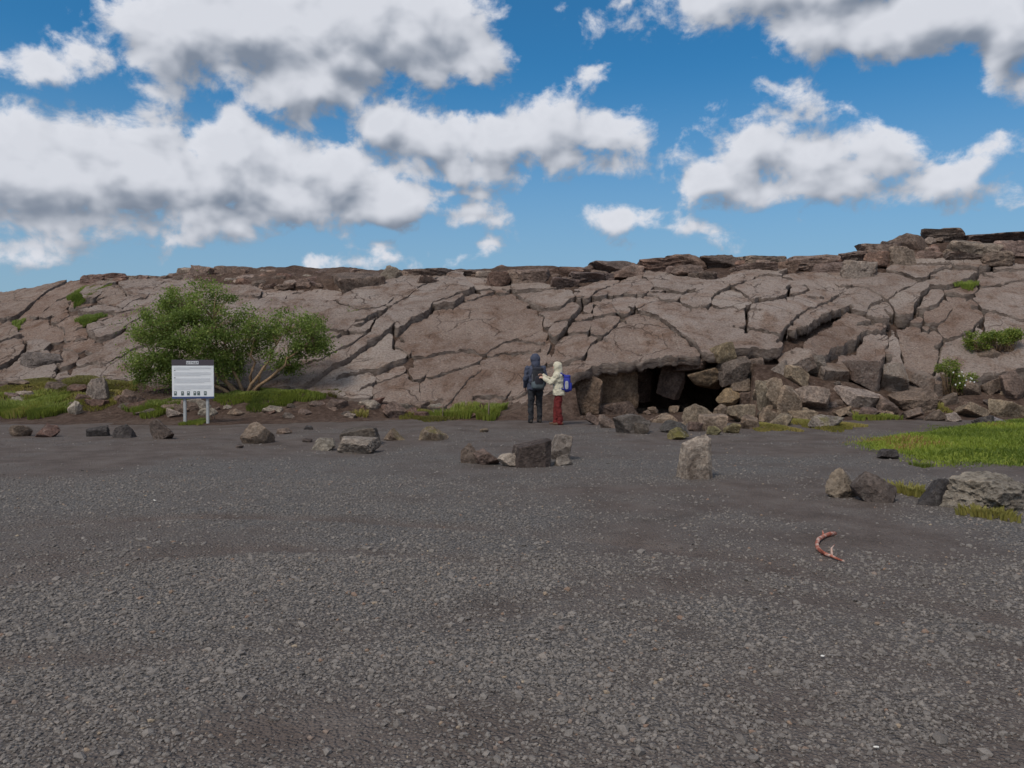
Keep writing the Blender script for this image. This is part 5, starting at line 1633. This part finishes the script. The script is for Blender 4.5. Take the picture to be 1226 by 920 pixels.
def person(loc, yaw, H, arms, colours, label, stance, hip_len, bulk=1.0, lean=0.0):
    k = H / 1.78
    root = bpy.data.objects.new('person', None); COL.objects.link(root)
    root.location = loc; root.rotation_euler = (0, 0, yaw)
    root['label'] = label; root['category'] = 'person'
    hood, jacket, trouser, shoe = colours
    def S(p): return tuple(q * k for q in p)
    hc = (0, .03 + lean * 1.0, 1.635)
    legs = []
    for s in (-1, 1):
        fx, fy = stance[0 if s < 0 else 1]
        legs.append([(s * .095, 0, .92), (s * .10 + (fx - s * .10) * .5, .02 + fy * .5, .50), (fx, fy - .01, .09)])
    # body: one continuous skin
    B = Blob()
    head(B, S(hc), .1 * k)
    B.limb([S((0, lean * .8, 1.42)), S((0, .01 + lean, 1.56))], [.06 * k, .055 * k])
    B.loft([(0, 0, .88 * k, .14 * k, .10 * k), (0, 0, .98 * k, .15 * k, .105 * k), (0, lean * .3 * k, 1.12 * k, .13 * k, .095 * k), (0, lean * .6 * k, 1.3 * k, .155 * k, .11 * k), (0, lean * .8 * k, 1.42 * k, .16 * k, .09 * k), (0, lean * .9 * k, 1.47 * k, .07 * k, .06 * k)])
    for lg in legs:
        B.limb([S(p) for p in lg], [.078 * k, .055 * k, .04 * k])
        a = lg[2]; B.limb([S((a[0], a[1] - .02, .05)), S((a[0], a[1] + .13, .035))], [.036 * k, .03 * k])
    for ar in arms:
        B.limb([S(p) for p in ar['pts']], [.048 * k, .038 * k, .026 * k])
        hand(B, S(ar['pts'][2]), ar['f'], ar['s'], ar['d'], ar['curl'], k)
    B.build('body', SKIN, root, .0075, 1)
    # trousers
    B = Blob()
    for lg in legs:
        B.limb([S((lg[0][0], lg[0][1], .90)), S(lg[1]), S((lg[2][0], lg[2][1], .13))], [.105 * k * bulk, .080 * k * bulk, .066 * k * bulk])
        B.limb([S((lg[2][0], lg[2][1], .13)), S((lg[2][0], lg[2][1] + .01, .075))], [.066 * k * bulk, .070 * k * bulk])
    B.loft([(0, 0, .84 * k, .17 * k, .12 * k), (0, 0, .93 * k, .18 * k, .13 * k), (0, 0, 1.04 * k, .16 * k, .115 * k)])
    B.build('trousers', trouser, root, .011, 4, .05)
    # shoes
    for lg in legs:
        a = lg[2]; B = Blob()
        B.ball(S((a[0], a[1] - .045, .05)), (.042 * k, .05 * k, .05 * k)); B.ball(S((a[0], a[1] - .01, .075)), (.045 * k, .05 * k, .06 * k))
        B.limb([S((a[0], a[1] - .05, .038)), S((a[0], a[1] + .06, .04)), S((a[0] * 1.05, a[1] + .165, .034))], [.038 * k, .045 * k, .034 * k])
        B.build('shoe', shoe, root, .008, 2)
    # jacket with sleeves
    B = Blob()
    zb = hip_len
    B.loft([(0, -.005, zb * k, .205 * k * bulk, .15 * k * bulk), (0, 0, (zb + .10) * k, .20 * k * bulk, .148 * k * bulk), (0, lean * .3 * k, 1.12 * k, .182 * k * bulk, .135 * k * bulk), (0, lean * .6 * k, 1.30 * k, .205 * k * bulk, .142 * k * bulk), (0, lean * .75 * k, 1.41 * k, .205 * k * bulk, .122 * k * bulk), (0, lean * .9 * k, 1.48 * k, .12 * k, .09 * k), (0, lean * .9 * k, 1.53 * k, .085 * k, .08 * k)])
    for ar in arms:
        p = ar['pts']; w = np.array(p[2]) * .92 + np.array(p[1]) * .08
        B.limb([S(p[0]), S(p[1]), S(tuple(w))], [.076 * k * bulk, .062 * k * bulk, .049 * k * bulk])
        B.ball(S(p[0]), .082 * k * bulk)
    B.build('jacket', jacket, root, .011, 4, .055)
    # hood: open towards the face
    B = Blob()
    h = np.array(S(hc)) + (0, -.018, .012)
    B.ball(h, (.125 * k, .135 * k, .148 * k)); B.limb([tuple(h + (0, -.02, -.06)), S((0, -.03 + lean * .9, 1.47))], [.115 * k, .115 * k])
    ob = B.build('hood', hood, root, .011, 4, .035)
    # cut the face opening
    d, f = ico(3)
    cut = mesh_np('face_opening', d * np.array((.078, .10, .10)) * k + np.array(S((hc[0], hc[1] + .105, hc[2] - .005))), f)
    c_o = bpy.data.objects.new('face_opening', cut); COL.objects.link(c_o); c_o.parent = root
    bpy.context.view_layer.update()
    bo = ob.modifiers.new('opening', 'BOOLEAN'); bo.operation = 'DIFFERENCE'; bo.object = c_o; bo.solver = 'EXACT'
    dg = bpy.context.evaluated_depsgraph_get()
    baked = bpy.data.meshes.new_from_object(ob.evaluated_get(dg))
    ob.modifiers.clear(); old = ob.data; ob.data = baked; bpy.data.meshes.remove(old)
    bpy.data.objects.remove(c_o, do_unlink=True)
    return root

def superbox(name, c, r, mat, parent, e=.45, seed=0, bulge=.02):
    d, f = ico(4)
    v = np.sign(d) * np.abs(d) ** e
    v = v / np.abs(v).max(0) * np.array(r)
    v = v * (1 + bulge * fbm(v[:, 0] * 9 + seed, v[:, 1] * 9, v[:, 2] * 9, octaves=3, seed=seed))[:, None] + np.array(c)
    return link(name, mesh_np(name, v, f, True, [mat]), parent)

def backpack(loc, yaw, k, cols, label, shoulder_z, back_y, rain=None):
    """pack worn on the back; local +y is the wearer's front"""
    root = bpy.data.objects.new('backpack', None); COL.objects.link(root); root.location = loc; root.rotation_euler = (0, 0, yaw)
    root['label'] = label; root['category'] = 'backpack'
    main, trim, edge = cols
    zc = shoulder_z - .20 * k
    superbox('pack_body', (0, back_y - .10 * k, zc), (.145 * k, .10 * k, .235 * k), main, root, .5, 3)
    superbox('pocket', (0, back_y - .205 * k, zc - .08 * k), (.11 * k, .035 * k, .12 * k), trim, root, .5, 4)
    superbox('lid', (0, back_y - .10 * k, zc + .215 * k), (.135 * k, .10 * k, .05 * k), trim, root, .6, 5)
    for s in (-1, 1):
        superbox('side_panel', (s * .147 * k, back_y - .10 * k, zc - .03 * k), (.012 * k, .05 * k, .12 * k), edge, root, .6, 6)
        T = Tubes()
        T.add([(s * .085 * k, back_y - .02, shoulder_z + .02), (s * .095 * k, back_y + .06 * k, shoulder_z + .115 * k), (s * .10 * k, back_y + .18 * k, shoulder_z + .10 * k), (s * .115 * k, back_y + .29 * k, shoulder_z - .03 * k),
               (s * .15 * k, back_y + .29 * k, shoulder_z - .20 * k), (s * .19 * k, back_y + .15 * k, shoulder_z - .31 * k), (s * .15 * k, back_y - .03 * k, shoulder_z - .36 * k)], [.022 * k] * 7, 8)
        link('strap', T.mesh('strap', trim), root)
    T = Tubes(); T.add([(-.04 * k, back_y - .03, zc + .235 * k), (-.02 * k, back_y - .03, zc + .29 * k), (.02 * k, back_y - .03, zc + .29 * k), (.04 * k, back_y - .03, zc + .235 * k)], [.009 * k] * 4, 6)
    link('carry_loop', T.mesh('carry_loop', trim), root)
    if rain:
        superbox('rain_cover', (0, back_y - .11 * k, zc - .19 * k), (.165 * k, .125 * k, .11 * k), rain, root, .55, 8, .03)
    return root

def cloth(name, c, a=.15):
    return mat_plain(name, c, .8, .25, 16, a, .01)
C_NAVY, C_BLACK = cloth('navy_shell', (.062, .070, .105)), cloth('black_cloth', (.030, .031, .036))
C_CREAM, C_RED = cloth('cream_shell', (.60, .55, .42), .08), cloth('red_cloth', (.15, .022, .021))
C_BOOT, C_TAN = cloth('dark_boot', (.045, .038, .034)), cloth('brown_boot', (.13, .075, .05))
C_BLUE, C_TRIM, C_PALE = cloth('blue_pack', (.035, .045, .30)), cloth('dark_trim', (.035, .035, .045)), cloth('pale_panel', (.40, .40, .42))
C_COVER = cloth('grey_cover', (.10, .125, .14))

mY, mX = 20.5, at(641, 500, 20.5).x
m_loc = (mX, mY, terrain_z(mX, mY) - .005)
ARM_DOWN = lambda s: {'pts': [(s * .20, 0, 1.40), (s * .275, -.02, 1.13), (s * .235, .14, .93)], 'f': (-s * .15, .45, -.88), 's': (-s * .55, .75, .35), 'd': (-s * .8, -.3, .1), 'curl': .55}
person(m_loc, math.radians(14), 1.78, [ARM_DOWN(-1), ARM_DOWN(1)], (C_NAVY, C_NAVY, C_BLACK, C_BOOT),
       'person in a dark blue hooded jacket and black trousers, back turned, carrying a black backpack', [(-.13, -.02), (.13, .05)], .86, 1.06)
backpack(m_loc, math.radians(14), 1.0, (C_BLACK, C_TRIM, cloth('grey_mesh', (.10, .10, .11))), 'black backpack with grey cover on the back of the person in dark blue', 1.38, -.135, rain=C_COVER)
wY = 19.95; wX = at(669, 505, wY).x
w_loc = (wX, wY, terrain_z(wX, wY) - .005)
REACH = lambda s: {'pts': [(s * .19, .03, 1.40), (s * .20, .20, 1.19) if s < 0 else (s * .21, .24, 1.27), (s * .10, .42, 1.33) if s < 0 else (s * .07, .46, 1.40)], 'f': (-s * .12, .96, .2), 's': (-s * .7, -.1, .7), 'd': (-s * .7, .1, -.7), 'curl': .8}
person(w_loc, math.radians(82), 1.58, [REACH(-1), REACH(1)], (C_CREAM, C_CREAM, C_RED, C_TAN),
       'person in a cream hooded jacket and red trousers reaching for the black backpack', [(-.09, -.04), (.08, .10)], .84, 1.12, .03)
backpack(w_loc, math.radians(82), .86, (C_BLUE, C_BLUE, C_PALE), 'blue backpack with pale side panels on the person in cream', 1.20, -.12)
